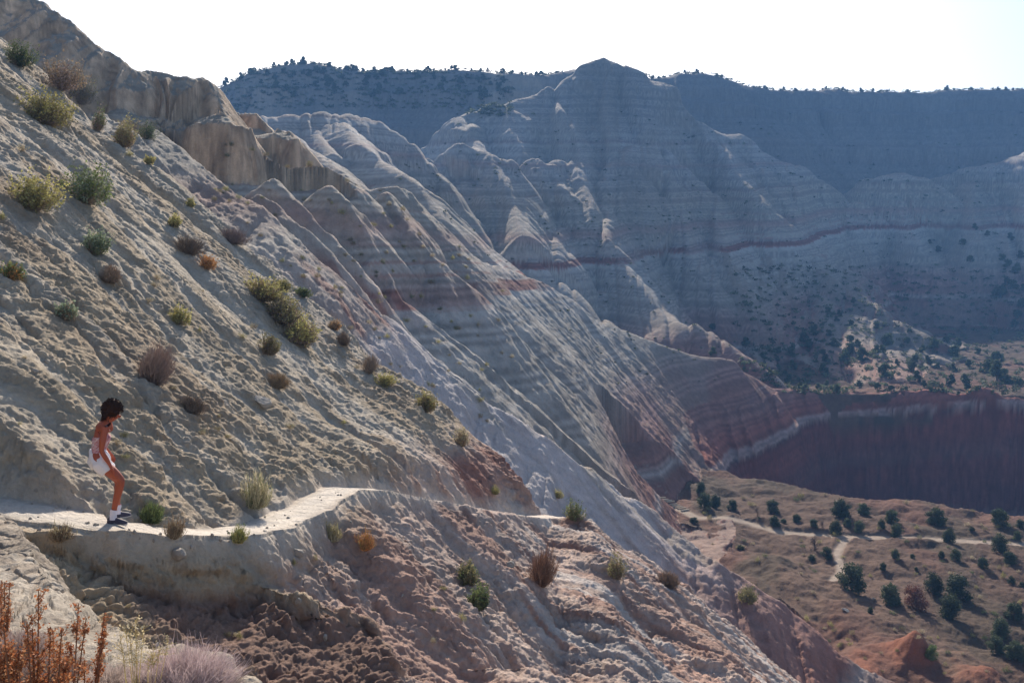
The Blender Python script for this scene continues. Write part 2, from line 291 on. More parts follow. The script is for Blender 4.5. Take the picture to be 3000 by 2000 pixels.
# ------------------------------------------------------------------ relief finer than the landforms
CA, SA = math.cos(math.radians(24)), math.sin(math.radians(24))
def detail(X, Y, Z, K):
    """adds rills, clods and the cut paths; returns Z, path mask"""
    X = X.astype(f32); Y = Y.astype(f32)
    ac = Y * CA + X * SA; al = X * CA - Y * SA
    near = (K == 5) & (Y < 60)
    xe = np.interp(Y, [0, 3, 4.5, 5.2, 6, 7.5, 9.5, 11], [.6, -.3, -1.1, -1.65, -2.55, -3.55, -4.8, -6.5])
    onbank = sstep(.8, -.1, X - xe) * (Y < 10.5)
    face = sstep(.5, -.1, Y - yedge(X)) * sstep(-1.0, -2.0, X) * (X > -8)
    calm = (1 - .75 * onbank) * (1 - .8 * face)
    m = near
    x, y, a, b = X[m], Y[m], ac[m], al[m]
    big, mid, _a, _b, w = rills(x, y)
    fin = ridged((a + .35 * w) / .42, b / 2.2, 2, 111)
    patch = sstep(.42, .62, fbm(x / 3.1, y / 3.1, 3, 19))
    dz = -.70 * (big ** 3 - .25) - .34 * (mid ** 3 - .2) - .055 * (fin - .5) * (1 - .4 * patch)
    dz = dz + .5 * (fbm(x / 3.4, y / 3.4, 4, 23) - .5)
    Z[m] += dz * calm[m]
    # slopes further back
    m = (K <= 2) & (Y > 30) & (K > 0)
    x, y = X[m], Y[m]; sc = np.clip(y / 90, .5, 3)
    w = (fbm(x / (5 * sc), y / (5 * sc), 3, 5) - .5) * 3
    Z[m] += (-.20 * sc * (ridged((y * CA + x * SA + w) / (1.7 * sc), (x * CA - y * SA) / (9 * sc), 3, 131) - .5) * np.where(y < 75, 1, .25)
             + .7 * sc * (fbm(x / (4 * sc), y / (4 * sc), 5, 29) - .5) * np.where(y < 75, .7, 1))
    m = (K <= 3) & (K > 0) & (Y > 30) & (Y < 160)
    x, y = X[m], Y[m]; rr = fbm(x / 5, y / 5, 3, 140)
    Z[m] += .42 * (fbm(x / .9, y / .9, 4, 141, .6) - .5) * (.4 + 1.4 * rr) - .30 * (ridged((y + .3 * x) / 1.1, x / 3, 3, 143) - .55) * rr
    m = (K == 2) & (Y > 125) & ~((X > 25) & (Y < 196))
    x, y, = X[m], Y[m]; sc = np.clip(y / 260, .5, 1.6); w = 9 * (fbm(x / 30, y / 30, 3, 151) - .5)
    g1 = ridged((x + .4 * y + w) / (11 * sc), y / (70 * sc), 1, 153); g2 = ridged((x + .45 * y + .6 * w) / (4.2 * sc), y / (26 * sc), 2, 155)
    fade = np.where(y < 205, .22, 1) * lerp(1, sstep(398, 380, y), sstep(110, 60, np.abs(x - 30)))
    Z[m] += fade * -1.7 * sc * (g1 ** 2.5 - .3) - fade * 1.3 * sc * (g2 ** 2 - .35) - .5 * sc * np.abs(fbm(x / 2.5, y / 2.5, 4, 157, .62) - .5)
    m = (K == 2) & (X > 27) & (Y > 135) & (Y < 192) & (Z < -24)
    x, y, z = X[m], Y[m], Z[m]
    Z[m] += 1.8 * (ridged(x / 3.1 + .2 * fbm(x, z, 2, 3), z / 30, 2, 161) - .55) + 2.2 * (fbm(x / 9, z / 9, 3, 163) - .5)
    m = (K == 3) | (K == 4)
    x, y = X[m], Y[m]; sc = np.clip(y / 90, .5, 4)
    Z[m] += .9 * sc * (fbm(x / (3.2 * sc), y / (3.2 * sc), 5, 37) - .5)
    m = K == 6
    x, y = X[m], Y[m]
    Z[m] += .8 * (fbm(x / 2.2, y / 2.2, 5, 47, .6) - .5) + .75 * (ridged(x / 9 + .3 * y / 9, y / 9, 2, 53) ** 2 - .5) * -1
    path = np.zeros(X.shape, f32)
    for line, half, up, down, lumps, r0, r1 in ((TRAIL, .44, 1.9, 2.2, .0, -10, 33), (TRAIL2, .4, 1.5, 1.2, 0, 26, 44), (SLOPEPATH, .45, 1.2, 1.0, 0, 55, 64), (FLOORTRAIL, .75, .7, .5, 0, 95, 128), (SIDEPATH, .4, .6, .5, 0, 84, 108)):
        m = (Y > r0) & (Y < r1)
        if line is SIDEPATH or line is FLOORTRAIL or line is SLOPEPATH:
            ln = line.copy(); zl, kl = height(ln[:, 0], ln[:, 1]); ln[:, 2] = zl
            line = ln
        if not m.any(): continue
        z, pm = polyline_cut(Z[m], X[m], Y[m], line, half if line is not TRAIL else np.interp(Y[m], [16, 22, 30], [.44, .42, .50]), up, down, lumps)
        Z[m] = z; path[m] = np.maximum(path[m], pm)
    return Z, path

def clods(X, Y, Z, K, path):
    """lumpy popcorn clay on the near ground, pushed along the slope normal afterwards"""
    D = np.zeros(X.shape, f32)
    m = (Y < 62) & (np.abs(X) < Y * .8 + 3) & (K > 0)
    x, y, z = X[m].astype(f32), Y[m].astype(f32), Z[m].astype(f32)
    wx = .35 * (fbm(x * 2.2, y * 2.2, 2, 61) - .5); wy = .35 * (fbm(x * 2.2, z * 2.2, 2, 62) - .5)
    u = x + wx; v = y * .8 + z * .6 + wy
    a1, b1, c1 = worley(u / .30, v / .30, 1)
    a2, b2, c2 = worley(u / .115, v / .115, 2)
    rough = .25 + .75 * sstep(.35, .6, fbm(x / 1.7, y / 1.7 + z / 2, 3, 71))
    bigc, midc, _1, _2, _3 = rills(x, y); chute = np.clip(sstep(.62, .9, midc) + sstep(.72, .95, bigc), 0, 1) * (z > -3.2 - .1 * y); rough = rough * (1 - .85 * chute)
    xe = np.interp(y, [0, 3, 4.5, 5.2, 6, 7.5, 9.5, 11], [.6, -.3, -1.1, -1.65, -2.55, -3.55, -4.8, -6.5])
    onbank = sstep(.6, -.1, x - xe) * (y < 10.5)
    ye = yedge(x); face = sstep(.3, -.1, y - ye) * sstep(-1.6, -2.1, x) * (z > -4.0 - .45 * (x + 4.2)) * (x > -8)
    a0, b0, c0 = worley(u / .62 + 3, v / .62, 4)
    dome = lambda q: 1 - np.minimum(q / .8, 1) ** 2
    r2 = fbm(x / .8, y / .8 + z, 3, 75)
    d = .07 * (dome(a0) * (.4 + c0) - .5) * sstep(.45, .65, r2) * (1 - .8 * chute) + .08 * (dome(a1) * (.4 + c1) - .5) * rough + .06 * (dome(a2) * (.4 + c2) - .5) * (.25 + .75 * rough)
    d = d + .20 * (fbm(x * 1.6, z * 1.6 + y, 5, 73, .6) - .5) + .06 * (fbm(x * 9, z * 9 + y * 5, 3, 74, .7) - .5) - .07 * (ridged(x * 1.9 + wx, (y + z) * 1.9, 3, 79) - .6) * sstep(.4, .6, r2)
    wx2 = .3 * (fbm(x * 4, z * 4 + y, 3, 83) - .5); a3, b3, c3 = worley((x + wx2) / .23, (z * 1.15 + y * .3 + wx2) / .17, 5)         # cracked crust on the steep bank
    crack = -.028 * sstep(.09, .0, b3 - a3) * sstep(.4, .6, fbm(x * 1.5, z * 1.5, 2, 85)) + .16 * (fbm(x * 2.5, z * 3.5, 5, 81, .62) - .5) - .03 * (a3 - .4)
    d = lerp(d, crack, face)
    # overhang line at the foot of the bank
    d = d + onbank * (.09 * (fbm(x / .28, y / .28, 4, 87, .6) - .5) - .035 * sstep(.12, .0, b1 - a1)); gul = (y < 14.5) * sstep(.3, -.2, z + 4.05 + .45 * (x + 4.2)) * (x > -5.5); d = d * (1 - .15 * onbank) * (1 + .7 * gul) * (1 - .88 * np.clip(path[m] * 2, 0, 1))
    fade = np.clip(1.15 - y / 62, 0, 1)
    D[m] = d * fade * np.where(y > 30, 1.5, 1)
    return D

# ------------------------------------------------------------------ ground colours (albedo), by layer and place
def C3(r, g, b): return np.array([r, g, b], f32)
def colour(X, Y, Z, K, path, slope):
    X = X.astype(f32); Y = Y.astype(f32)
    n = X.size
    n1 = fbm(X / (1.5 + Y / 30), Y / (1.5 + Y / 30), 4, 201); n2 = fbm(X / (6 + Y / 20), Y / (6 + Y / 20), 3, 203)
    n3 = fbm(X / .5, Y / .5 + Z / .5, 3, 205)
    s = Z - np.interp(Y, [0, 20, 34, 60, 80, 150, 255, 345, 412, 600], [-5.2, -4.8, -3.8, -2.2, -2.5, -2.8, 1.3, 9.8, 17.8, 38]).astype(f32) - 8 + (.7 * (n2 - .5) + .7 * (n1 - .5)) * np.clip(Y / 90, .8, 1.6)
    keys = np.array([-60, -44, -36, -31, -30, -29, -26, -23, -20, -14, -8.85, -8.7, -7.35, -7.1, -4, -2, 0, 3, 6, 10, 16, 17, 18, 24, 25, 26, 34, 50, 70], f32)
    cols = np.array([
        (.12,.05,.036), (.15,.062,.045), (.18,.08,.06), (.22,.11,.085), (.36,.29,.25), (.26,.13,.10), (.29,.17,.14), (.31,.21,.175),
        (.33,.285,.24), (.34,.315,.275), (.38,.355,.32), (.245,.115,.092), (.235,.11,.087), (.33,.285,.25), (.37,.33,.28), (.33,.23,.19), (.36,.32,.265), (.36,.325,.27), (.39,.33,.265), (.36,.325,.28),
        (.36,.335,.31), (.31,.24,.215), (.36,.335,.31), (.37,.35,.325), (.31,.255,.235), (.36,.34,.315), (.33,.31,.285), (.28,.26,.235), (.26,.24,.215)], f32)
    c = np.stack([np.interp(s, keys, cols[:, i]) for i in range(3)], -1).astype(f32)
    brk = sstep(.43, .33, n1) * (s > -9.2) * (s < -6.8)
    c = c + (C3(.34,.27,.235) - c) * (brk * .75)[:, None]
    nearb = sstep(80, 62, Y) * sstep(-4, -6.5, s) * sstep(-11, -9, s)
    c = c + (lerp(C3(.40,.33,.28), C3(.29,.17,.135), sstep(.42, .6, fbm((Y * .9 + X * .4) / 1.2, (X * .9 - Y * .4) / 7, 4, 207))[:, None]) - c) * (nearb * .85)[:, None]
    thin = .5 + .5 * np.sin(s * 5.3 + 3 * np.sin(s * 1.7))
    band2 = (sstep(.22, .08, np.abs(s + 6.2)) + sstep(.2, .08, np.abs(s + 5.1)) + .7 * sstep(.3, .1, np.abs(s - 1.2)) + .7 * sstep(.35, .1, np.abs(s - 8.5)) + .6 * sstep(.25, .1, np.abs(s + 3.6))) * (Y > 70) * (n2 > .4)
    c = c + (C3(.27,.17,.14) - c) * np.clip(band2 * .8, 0, 1)[:, None]
    c = c * (1 + (.42 * (thin - .5) * (Y > 70))[:, None])
    def mix(c, col, w): return c + (C3(*col) - c) * w[:, None]
    # near hillside: olive grey clay, pale wash streaks, red-brown lower down
    nh = (K == 5).astype(f32)
    ac = Y * CA + X * SA; al = X * CA - Y * SA
    w = 1.1 * (fbm(X / 2.3, Y / 2.3, 3, 3) - .5)
    streak = sstep(.52, .74, fbm((ac + w) / .9, al / 7, 3, 211)) 
    base = mix(np.broadcast_to(C3(.385, .305, .21), c.shape), (.27, .20, .135), sstep(.45, .7, n1) * .7)
    bigc, midc, _1, _2, _3 = rills(X, Y)
    chute = np.clip(sstep(.60, .88, midc) + sstep(.72, .95, bigc), 0, 1)
    base = mix(base, (.44, .405, .345), streak * .5)
    base = mix(base, (.46, .41, .335), chute * .75)
    low = sstep(-3.9, -5.4, Z + .035 * (Y - 14) + 1.2 * (n2 - .5))
    redn = sstep(.40, .60, fbm((ac + w) / .8, al / 5, 4, 215))
    pink = np.broadcast_to(C3(.47, .36, .295), c.shape)
    pink = mix(pink, (.33, .185, .135), redn * .7)
    pink = mix(pink, (.50, .44, .39), sstep(.55, .72, fbm((ac + w) / .5, al / 4, 3, 219)) * sstep(-5.5, -8, Z) * .9)
    lowm = low * (sstep(13.6, 14.6, Y + X * .25 + .8) + 0) 
    hill = base + (pink - base) * np.clip(lowm, 0, 1)[:, None]
    rb = sstep(.9, .25, np.abs(Z + .10 * (Y - 20) + 5.25 + 1.1 * (n1 - .5))) * sstep(15, 17, Y) * sstep(.35, .6, n2 + .25 * (n1 - .4))
    hill = mix(hill, (.25, .095, .065), rb * .8)
    ye = yedge(X); fc = sstep(.3, -.1, Y - ye) * sstep(-1.4, -2.0, X) * (Y > 9) * (X > -8)
    hill = mix(hill, (.42, .32, .205), fc * .85)
    hill = mix(hill, (.20, .115, .09), sstep(.5, -.3, Y - ye) * (Y > 7) * (X > -5.5) * sstep(.15, -.1, Z + 4.25 + .45 * (X + 4.2) + .35 * (n1 - .5)) * .85)  # gully floor: red-brown soil, darkened so its shade is in the colour
    xe = np.interp(Y, [0, 3, 4.5, 5.2, 6, 7.5, 9.5, 11], [.6, -.3, -1.1, -1.65, -2.55, -3.55, -4.8, -6.5])
    ob = sstep(.7, .0, X - xe) * (Y < 10.5)
    hill = mix(hill, (.455, .395, .32), ob * .85); hill = mix(hill, (.33, .27, .21), ob * sstep(.45, .62, fbm(X * 3.2, Y * 3.2, 5, 233, .6)) * .85)
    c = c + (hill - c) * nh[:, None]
    wl = (K == 2) & (X > 26) & (Y > 140) & (Y < 197) & (Z < -22.5)
    hl = Z - np.interp(X, [20, 38, 72, 90], [-29.4, -30.0, -28.3, -26.4]) + .35 * (n1 - .5)
    wc = np.stack([np.interp(hl, [-18, -9, -8.6, -5, -4.6, -.9, -.3, 0, .9, 1.3, 2.4, 5], v) for v in ((.13,.16,.17,.15,.19,.16,.08,.28,.31,.23,.26,.25), (.045,.052,.075,.05,.062,.052,.035,.19,.21,.085,.095,.13), (.036,.042,.062,.04,.048,.042,.03,.16,.18,.06,.07,.105))], -1)  # thin dark line below the ledge is overhang shade painted into the strata
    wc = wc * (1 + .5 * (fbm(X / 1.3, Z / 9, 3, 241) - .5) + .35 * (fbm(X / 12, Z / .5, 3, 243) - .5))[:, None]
    pl = ((K == 1) * (Y < 66) * sstep(-8.4, -9.4, s) * sstep(-26, -21, s))
    c = mix(c, (.50, .455, .44), pl * .75 * sstep(.30, .55, fbm((Y * .9 + X * .4) / 1.6, (X * .9 - Y * .4) / 9, 4, 251)))
    # debris and soil where it is not steep
    flat = sstep(.62, .42, slope) * (Y > 60) * (K != 6)
    c = mix(c, (.33, .265, .215), flat * .6)
    deb = sstep(.50, .62, fbm(X / (4 + Y / 30), Y / (4 + Y / 30), 4, 223)) * (Y > 60) * (K <= 2)
    c = mix(c, (.27, .24, .195), deb * .35)
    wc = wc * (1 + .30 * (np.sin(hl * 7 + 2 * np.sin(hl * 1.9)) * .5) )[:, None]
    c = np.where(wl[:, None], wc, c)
    hc = (K == 3) & (slope > .95) & (Z > 6 + 3 * (n2 - .5))
    c = np.where(hc[:, None], c * 0 + C3(.44, .32, .215) * (1 + .5 * (n3 - .5) + 1.1 * (fbm((X + .3 * Y) / .8, Z / 7, 3, 245) - .5))[:, None], c)
    hh = (K == 3) & (slope <= .95) & (Z > 8)
    c = np.where(hh[:, None], lerp(c, C3(.27, .245, .195), .75), c)
    ms = (K == 4)
    c = np.where(ms[:, None], lerp(c, C3(.125, .12, .115), .75), c); c = mix(c, (.30, .26, .21), ms * (X < 20) * sstep(.48, .6, n2) * .7)
    tal = ((K == 2) & (X > 60) & (Y > 198) & (Y < 345) & (Z < 4)) * sstep(.95, .75, slope)
    c = mix(c, (.29, .175, .13), tal * .8 * sstep(.35, .6, n2)); c = mix(c, (.27, .225, .18), tal * .8 * sstep(.6, .35, n2))
    # valley floor
    fl = (K == 6).astype(f32)
    soil = np.broadcast_to(C3(.135, .088, .062), c.shape)
    soil = mix(soil, (.18, .122, .088), sstep(.45, .7, n2)); soil = mix(soil, (.085, .066, .045), sstep(.48, .62, n1) * .8); soil = mix(soil, (.18, .095, .07), sstep(.58, .72, fbm(X / 9 + 4, Y / 14, 4, 231)) * .8)
    redk = sstep(1.2, 2.0, Z + 28.6 - .03 * (Y - 100) + .5 * (n1 - .5)) * (Y < 76) * (X > 24)
    soil = mix(soil, (.33, .145, .09), redk * .9)
    soil = mix(soil, (.22, .13, .10), sstep(-31, -34, Z) )
    soil = soil * C3(.76, .69, .66)
    c = c + (soil - c) * fl[:, None]
    c = c * (1 - .14 * sstep(150, 260, Y) * (K == 2))[:, None]
    c = c * (1 + .42 * (n3 - .5) + .30 * (n1 - .5))[:, None]
    tr = lerp(C3(.66, .59, .50), C3(.62, .49, .41), sstep(.4, .6, n2)[:, None])
    tr = np.where((Y > 60)[:, None], C3(.34, .27, .21), tr)
    c = c + (tr * (1 + .12 * (n3 - .5))[:, None] - c) * path[:, None]
    return np.clip(c, .01, .85)

# ------------------------------------------------------------------ materials
MATS = {}
def ground_material():
    m = bpy.data.materials.new('clay_ground'); m.use_nodes = True
    nt = m.node_tree; N = nt.nodes; L = nt.links; N.clear()
    out = N.new('ShaderNodeOutputMaterial'); b = N.new('ShaderNodeBsdfPrincipled')
    b.inputs['Roughness'].default_value = .95; b.inputs['Specular IOR Level'].default_value = .15
    at = N.new('ShaderNodeAttribute'); at.attribute_name = 'rock'
    geo = N.new('ShaderNodeNewGeometry'); 
    n1 = N.new('ShaderNodeTexNoise'); n1.inputs['Scale'].default_value = 9; n1.inputs['Detail'].default_value = 8; n1.inputs['Roughness'].default_value = .68
    n2 = N.new('ShaderNodeTexNoise'); n2.inputs['Scale'].default_value = .8; n2.inputs['Detail'].default_value = 10; n2.inputs['Roughness'].default_value = .7
    for n in (n1, n2): L.new(geo.outputs['Position'], n.inputs['Vector'])
    add = N.new('ShaderNodeMath'); add.operation = 'ADD'; L.new(n1.outputs['Fac'], add.inputs[0]); L.new(n2.outputs['Fac'], add.inputs[1])
    mr = N.new('ShaderNodeMapRange'); mr.inputs['From Min'].default_value = .7; mr.inputs['From Max'].default_value = 1.3; mr.inputs['To Min'].default_value = .78; mr.inputs['To Max'].default_value = 1.22
    L.new(add.outputs[0], mr.inputs['Value'])
    mx = N.new('ShaderNodeMix'); mx.data_type = 'RGBA'; mx.blend_type = 'MULTIPLY'; mx.inputs[0].default_value = 1
    L.new(at.outputs['Color'], mx.inputs[6]); L.new(mr.outputs[0], mx.inputs[7])
    L.new(mx.outputs[2], b.inputs['Base Color'])
    vo = N.new('ShaderNodeTexVoronoi'); vo.inputs['Scale'].default_value = 11; vo.feature = 'F1'; L.new(geo.outputs['Position'], vo.inputs['Vector'])
    bp3 = N.new('ShaderNodeBump'); bp3.invert = True; bp3.inputs['Strength'].default_value = .25; bp3.inputs['Distance'].default_value = .05; L.new(vo.outputs['Distance'], bp3.inputs['Height'])
    bp = N.new('ShaderNodeBump'); bp.inputs['Strength'].default_value = .9; bp.inputs['Distance'].default_value = .04
    bp2 = N.new('ShaderNodeBump'); bp2.inputs['Strength'].default_value = .6; bp2.inputs['Distance'].default_value = .5
    L.new(n1.outputs['Fac'], bp.inputs['Height']); L.new(n2.outputs['Fac'], bp2.inputs['Height']); L.new(bp2.outputs[0], bp3.inputs['Normal']); L.new(bp3.outputs[0], bp.inputs['Normal'])
    L.new(bp.outputs[0], b.inputs['Normal'])
    L.new(b.outputs[0], out.inputs[0])
    return m

def mesh_from(name, co, faces, mat, smooth=True, colour=None):
    me = bpy.data.meshes.new(name)
    me.vertices.add(len(co)); me.vertices.foreach_set('co', np.ascontiguousarray(co, f32).ravel())
    k = faces.shape[1]
    me.loops.add(faces.size); me.loops.foreach_set('vertex_index', np.ascontiguousarray(faces, np.int32).ravel())
    me.polygons.add(len(faces)); me.polygons.foreach_set('loop_start', np.arange(0, faces.size, k, dtype=np.int32))
    me.polygons.foreach_set('use_smooth', np.full(len(faces), smooth, bool))
    me.update(calc_edges=True)
    if colour is not None:
        a = me.attributes.new('rock', 'FLOAT_COLOR', 'POINT')
        a.data.foreach_set('color', np.concatenate([colour, np.ones((len(colour), 1), f32)], 1).astype(f32).ravel())
    me.materials.append(mat)
    return me
COL = None
def link(o):
    bpy.context.scene.collection.objects.link(o); return o

Q = 1

def build_land():
    gm = ground_material()
    nu = 1150 // Q
    u = np.concatenate([-np.geomspace(6, .76, 24), -np.linspace(.74, .535, 60 // Q), np.linspace(-.53, .53, nu), np.linspace(.535, .74, 60 // Q), np.geomspace(.76, 6, 24)])
    yr = np.concatenate([np.geomspace(1.2, 7, 220 // Q)[:-1], np.geomspace(7, 40, 1150 // Q)[:-1], np.geomspace(40, 130, 480 // Q)[:-1], np.geomspace(130, 545, 620 // Q)[:-1], np.geomspace(545, 2600, 30)])
    U, Yg = np.meshgrid(u.astype(f32), yr.astype(f32))
    X = (U * Yg).ravel(); Y = Yg.ravel()
    Z, K = height(X, Y)
    print('height', time.time() - T0)
    Z, path = detail(X, Y, Z, K)
    D = clods(X, Y, Z, K, path)
    print('detail', time.time() - T0)
    R, Cn = U.shape
    G = np.stack([X, Y, Z], -1).reshape(R, Cn, 3)
    du = np.gradient(G, axis=1); dv = np.gradient(G, axis=0)
    Nn = np.cross(du, dv); Nn /= np.linalg.norm(Nn, axis=-1, keepdims=True) + 1e-9
    Nf = Nn.reshape(-1, 3)
    slope = np.sqrt(1 - np.clip(Nf[:, 2], 0, 1) ** 2) / np.clip(Nf[:, 2], .05, 1)
    col = colour(X, Y, Z, K, path, slope)
    G = G.reshape(-1, 3) + Nf * D[:, None]
    print('colour', time.time() - T0)
    idx = np.arange(R * Cn, dtype=np.int32).reshape(R, Cn)
    q = np.stack([idx[:-1, :-1], idx[:-1, 1:], idx[1:, 1:], idx[1:, :-1]], -1).reshape(-1, 4)
    Kg = K.reshape(R, Cn); pf = path.reshape(R, Cn)
    kf = Kg[:-1, :-1].ravel().copy(); kf[pf[:-1, :-1].ravel() > .5] = 9
    kf[kf == 0] = 6
    for kid, name in ((5, 'hillside'), (1, 'canyon_slope'), (2, 'badland_hills'), (3, 'hilltop'), (4, 'mesa'), (6, 'ground'), (9, 'path')):
        fs = q[kf == kid]
        if len(fs) == 0: continue
        used, inv = np.unique(fs, return_inverse=True)
        me = mesh_from(name, G[used], inv.reshape(-1, 4), gm, True, col[used])
        o = bpy.data.objects.new(name, me); o['kind'] = 'structure'; link(o)
    # the land behind the camera
    xs = np.linspace(-70, 70, 141); ys = np.linspace(-60, 1.2, 62)
    Xb, Yb = np.meshgrid(xs.astype(f32), ys.astype(f32)); Zb, Kb = height(Xb.ravel(), Yb.ravel())
    Zb = Zb + .4 * (fbm(Xb.ravel() / 4, Yb.ravel() / 4, 4, 9) - .5) * (np.abs(Xb.ravel()) > 1.5)
    idb = np.arange(Xb.size).reshape(Xb.shape)
    qb = np.stack([idb[:-1, :-1], idb[:-1, 1:], idb[1:, 1:], idb[1:, :-1]], -1).reshape(-1, 4)
    cb = colour(Xb.ravel(), np.maximum(Yb.ravel(), 1), Zb, Kb, np.zeros(Xb.size, f32), np.full(Xb.size, .6, f32))
    me = mesh_from('hillside', np.stack([Xb.ravel(), Yb.ravel(), Zb], -1), qb, gm, True, cb)
    o = bpy.data.objects.new('hillside', me); o['kind'] = 'structure'; link(o)
    # screen lookup: first visible row for each column
    Gg = G.reshape(R, Cn, 3); sy = CY - F * Gg[..., 2] / Gg[..., 1]
    hor = np.minimum.accumulate(sy, axis=0)
    global LOOK
    LOOK = (u, Gg, sy, hor)
def hit(px, py):
    """world point of the land seen at a photo pixel"""
    u, G, sy, hor = LOOK
    c = int(np.argmin(np.abs(u - (px - CX) / F)))
    col = hor[:, c]
    r = int(np.argmax(col <= py)) if (col <= py).any() else len(col) - 1
    return Vector(G[r, c].tolist())
def ground_z(x, y):
    u, G, sy, hor = LOOK
    c = int(np.argmin(np.abs(u - x / y))); r = int(np.argmin(np.abs(G[:, c, 1] - y)))
    return float(G[r, c, 2])

# ------------------------------------------------------------------ light, air, camera
def setup():
    sc = bpy.context.scene
    w = bpy.data.worlds.new('World'); sc.world = w; w.use_nodes = True
    nt = w.node_tree; bg = nt.nodes['Background']
    sky = nt.nodes.new('ShaderNodeTexSky'); sky.sky_type = 'NISHITA'; sky.sun_disc = False
    EL, AZ = math.radians(SUN_EL), math.radians(SUN_AZ)          # azimuth measured from +Y towards +X
    sky.sun_elevation = EL; sky.sun_rotation = AZ
    sky.altitude = 1700; sky.air_density = 1.0; sky.dust_density = SKY_DUST; sky.ozone_density = 1.0
    nt.links.new(sky.outputs[0], bg.inputs[0]); bg.inputs[1].default_value = SKY_STR
    L = bpy.data.lights.new('sun', 'SUN'); L.energy = SUN_STR; L.angle = math.radians(.53); L.color = (1, .90, .78)
    lo = bpy.data.objects.new('sun', L); link(lo)
    d = Vector((math.sin(AZ) * math.cos(EL), math.cos(AZ) * math.cos(EL), math.sin(EL)))
    lo.rotation_euler = d.to_track_quat('Z', 'Y').to_euler()
    cam = bpy.data.cameras.new('camera'); co = bpy.data.objects.new('camera', cam); link(co)
    cam.sensor_width = 36; cam.lens = F / 3000 * 36; cam.shift_y = -(1000 - CY) / 3000; cam.clip_end = 6000; cam.clip_start = .05
    co.rotation_euler = (math.radians(90), 0, 0); sc.camera = co
    sc.view_settings.view_transform = 'Standard'; sc.view_settings.look = 'None'; sc.view_settings.exposure = EXPO; sc.view_settings.gamma = 1
    sc.cycles.max_bounces = 5; sc.cycles.diffuse_bounces = 3; sc.cycles.volume_bounces = 0; sc.cycles.transparent_max_bounces = 4
    sc.cycles.use_denoising = True
    if HAZE > 0:
        me = bpy.data.meshes.new('haze')
        x0, x1, y0, y1, z0, z1 = -3400, 3400, -70, 2700, -60, 125
        v = [(x0,y0,z0),(x1,y0,z0),(x1,y1,z0),(x0,y1,z0),(x0,y0,z1),(x1,y0,z1),(x1,y1,z1),(x0,y1,z1)]
        me.from_pydata(v, [], [(3,2,1,0),(4,5,6,7),(0,1,5,4),(1,2,6,5),(2,3,7,6),(3,0,4,7)])
        m = bpy.data.materials.new('haze'); m.use_nodes = True; n = m.node_tree; n.nodes.clear()
        o_ = n.nodes.new('ShaderNodeOutputMaterial'); pv = n.nodes.new('ShaderNodeVolumePrincipled')
        pv.inputs['Color'].default_value = HAZE_COL + (1,); pv.inputs['Density'].default_value = HAZE; pv.inputs['Anisotropy'].default_value = .0
        n.links.new(pv.outputs[0], o_.inputs['Volume']); me.materials.append(m)
        ho = bpy.data.objects.new('haze', me); ho['kind'] = 'stuff'; link(ho)

# ------------------------------------------------------------------ plants
def leaf_material(name, rough=.8, trans=.25):
    m = bpy.data.materials.new(name); m.use_nodes = True
    nt = m.node_tree; N = nt.nodes; L = nt.links; N.clear()
    out = N.new('ShaderNodeOutputMaterial'); b = N.new('ShaderNodeBsdfPrincipled'); b.inputs['Roughness'].default_value = rough
    b.inputs['Specular IOR Level'].default_value = .2
    at = N.new('ShaderNodeAttribute'); at.attribute_name = 'rock'
    oi = N.new('ShaderNodeObjectInfo'); mr = N.new('ShaderNodeMapRange'); mr.inputs['To Min'].default_value = .75; mr.inputs['To Max'].default_value = 1.25
    L.new(oi.outputs['Random'], mr.inputs['Value'])
    mx = N.new('ShaderNodeMix'); mx.data_type = 'RGBA'; mx.blend_type = 'MULTIPLY'; mx.inputs[0].default_value = 1
    L.new(at.outputs['Color'], mx.inputs[6]); L.new(mr.outputs[0], mx.inputs[7]); L.new(mx.outputs[2], b.inputs['Base Color'])
    if trans > 0:
        t = N.new('ShaderNodeBsdfTranslucent'); L.new(mx.outputs[2], t.inputs['Color'])
        ms = N.new('ShaderNodeMixShader'); ms.inputs[0].default_value = trans
        L.new(b.outputs[0], ms.inputs[1]); L.new(t.outputs[0], ms.inputs[2]); L.new(ms.outputs[0], out.inputs[0])
    else: L.new(b.outputs[0], out.inputs[0])
    return m

def blades(base, tip, w0, w1, r):
    """flat tapering blades from base to tip points: returns vertices, faces"""
    n = len(base); d = tip - base
    side = np.cross(d, r.normal(size=(n, 3))); side /= np.linalg.norm(side, axis=1, keepdims=True) + 1e-9
    w0 = np.broadcast_to(w0, n)[:, None]; w1 = np.broadcast_to(w1, n)[:, None]
    V = np.stack([base - side * w0, base + side * w0, tip + side * w1, tip - side * w1], 1).reshape(-1, 3)
    return V, np.arange(4 * n).reshape(-1, 4)
def leaves(c, nrm, size, r):
    """small four-cornered leaf faces around centres c"""
    n = len(c); a = np.cross(nrm, r.normal(size=(n, 3))); a /= np.linalg.norm(a, axis=1, keepdims=True) + 1e-9
    b = np.cross(nrm, a); b /= np.linalg.norm(b, axis=1, keepdims=True) + 1e-9
    s = np.broadcast_to(size, n)[:, None]; k = r.uniform(.35, .8, (n, 1))
    V = np.stack([c - a * s, c - b * s * k, c + a * s, c + b * s * k], 1).reshape(-1, 3)
    return V, np.arange(4 * n).reshape(-1, 4)
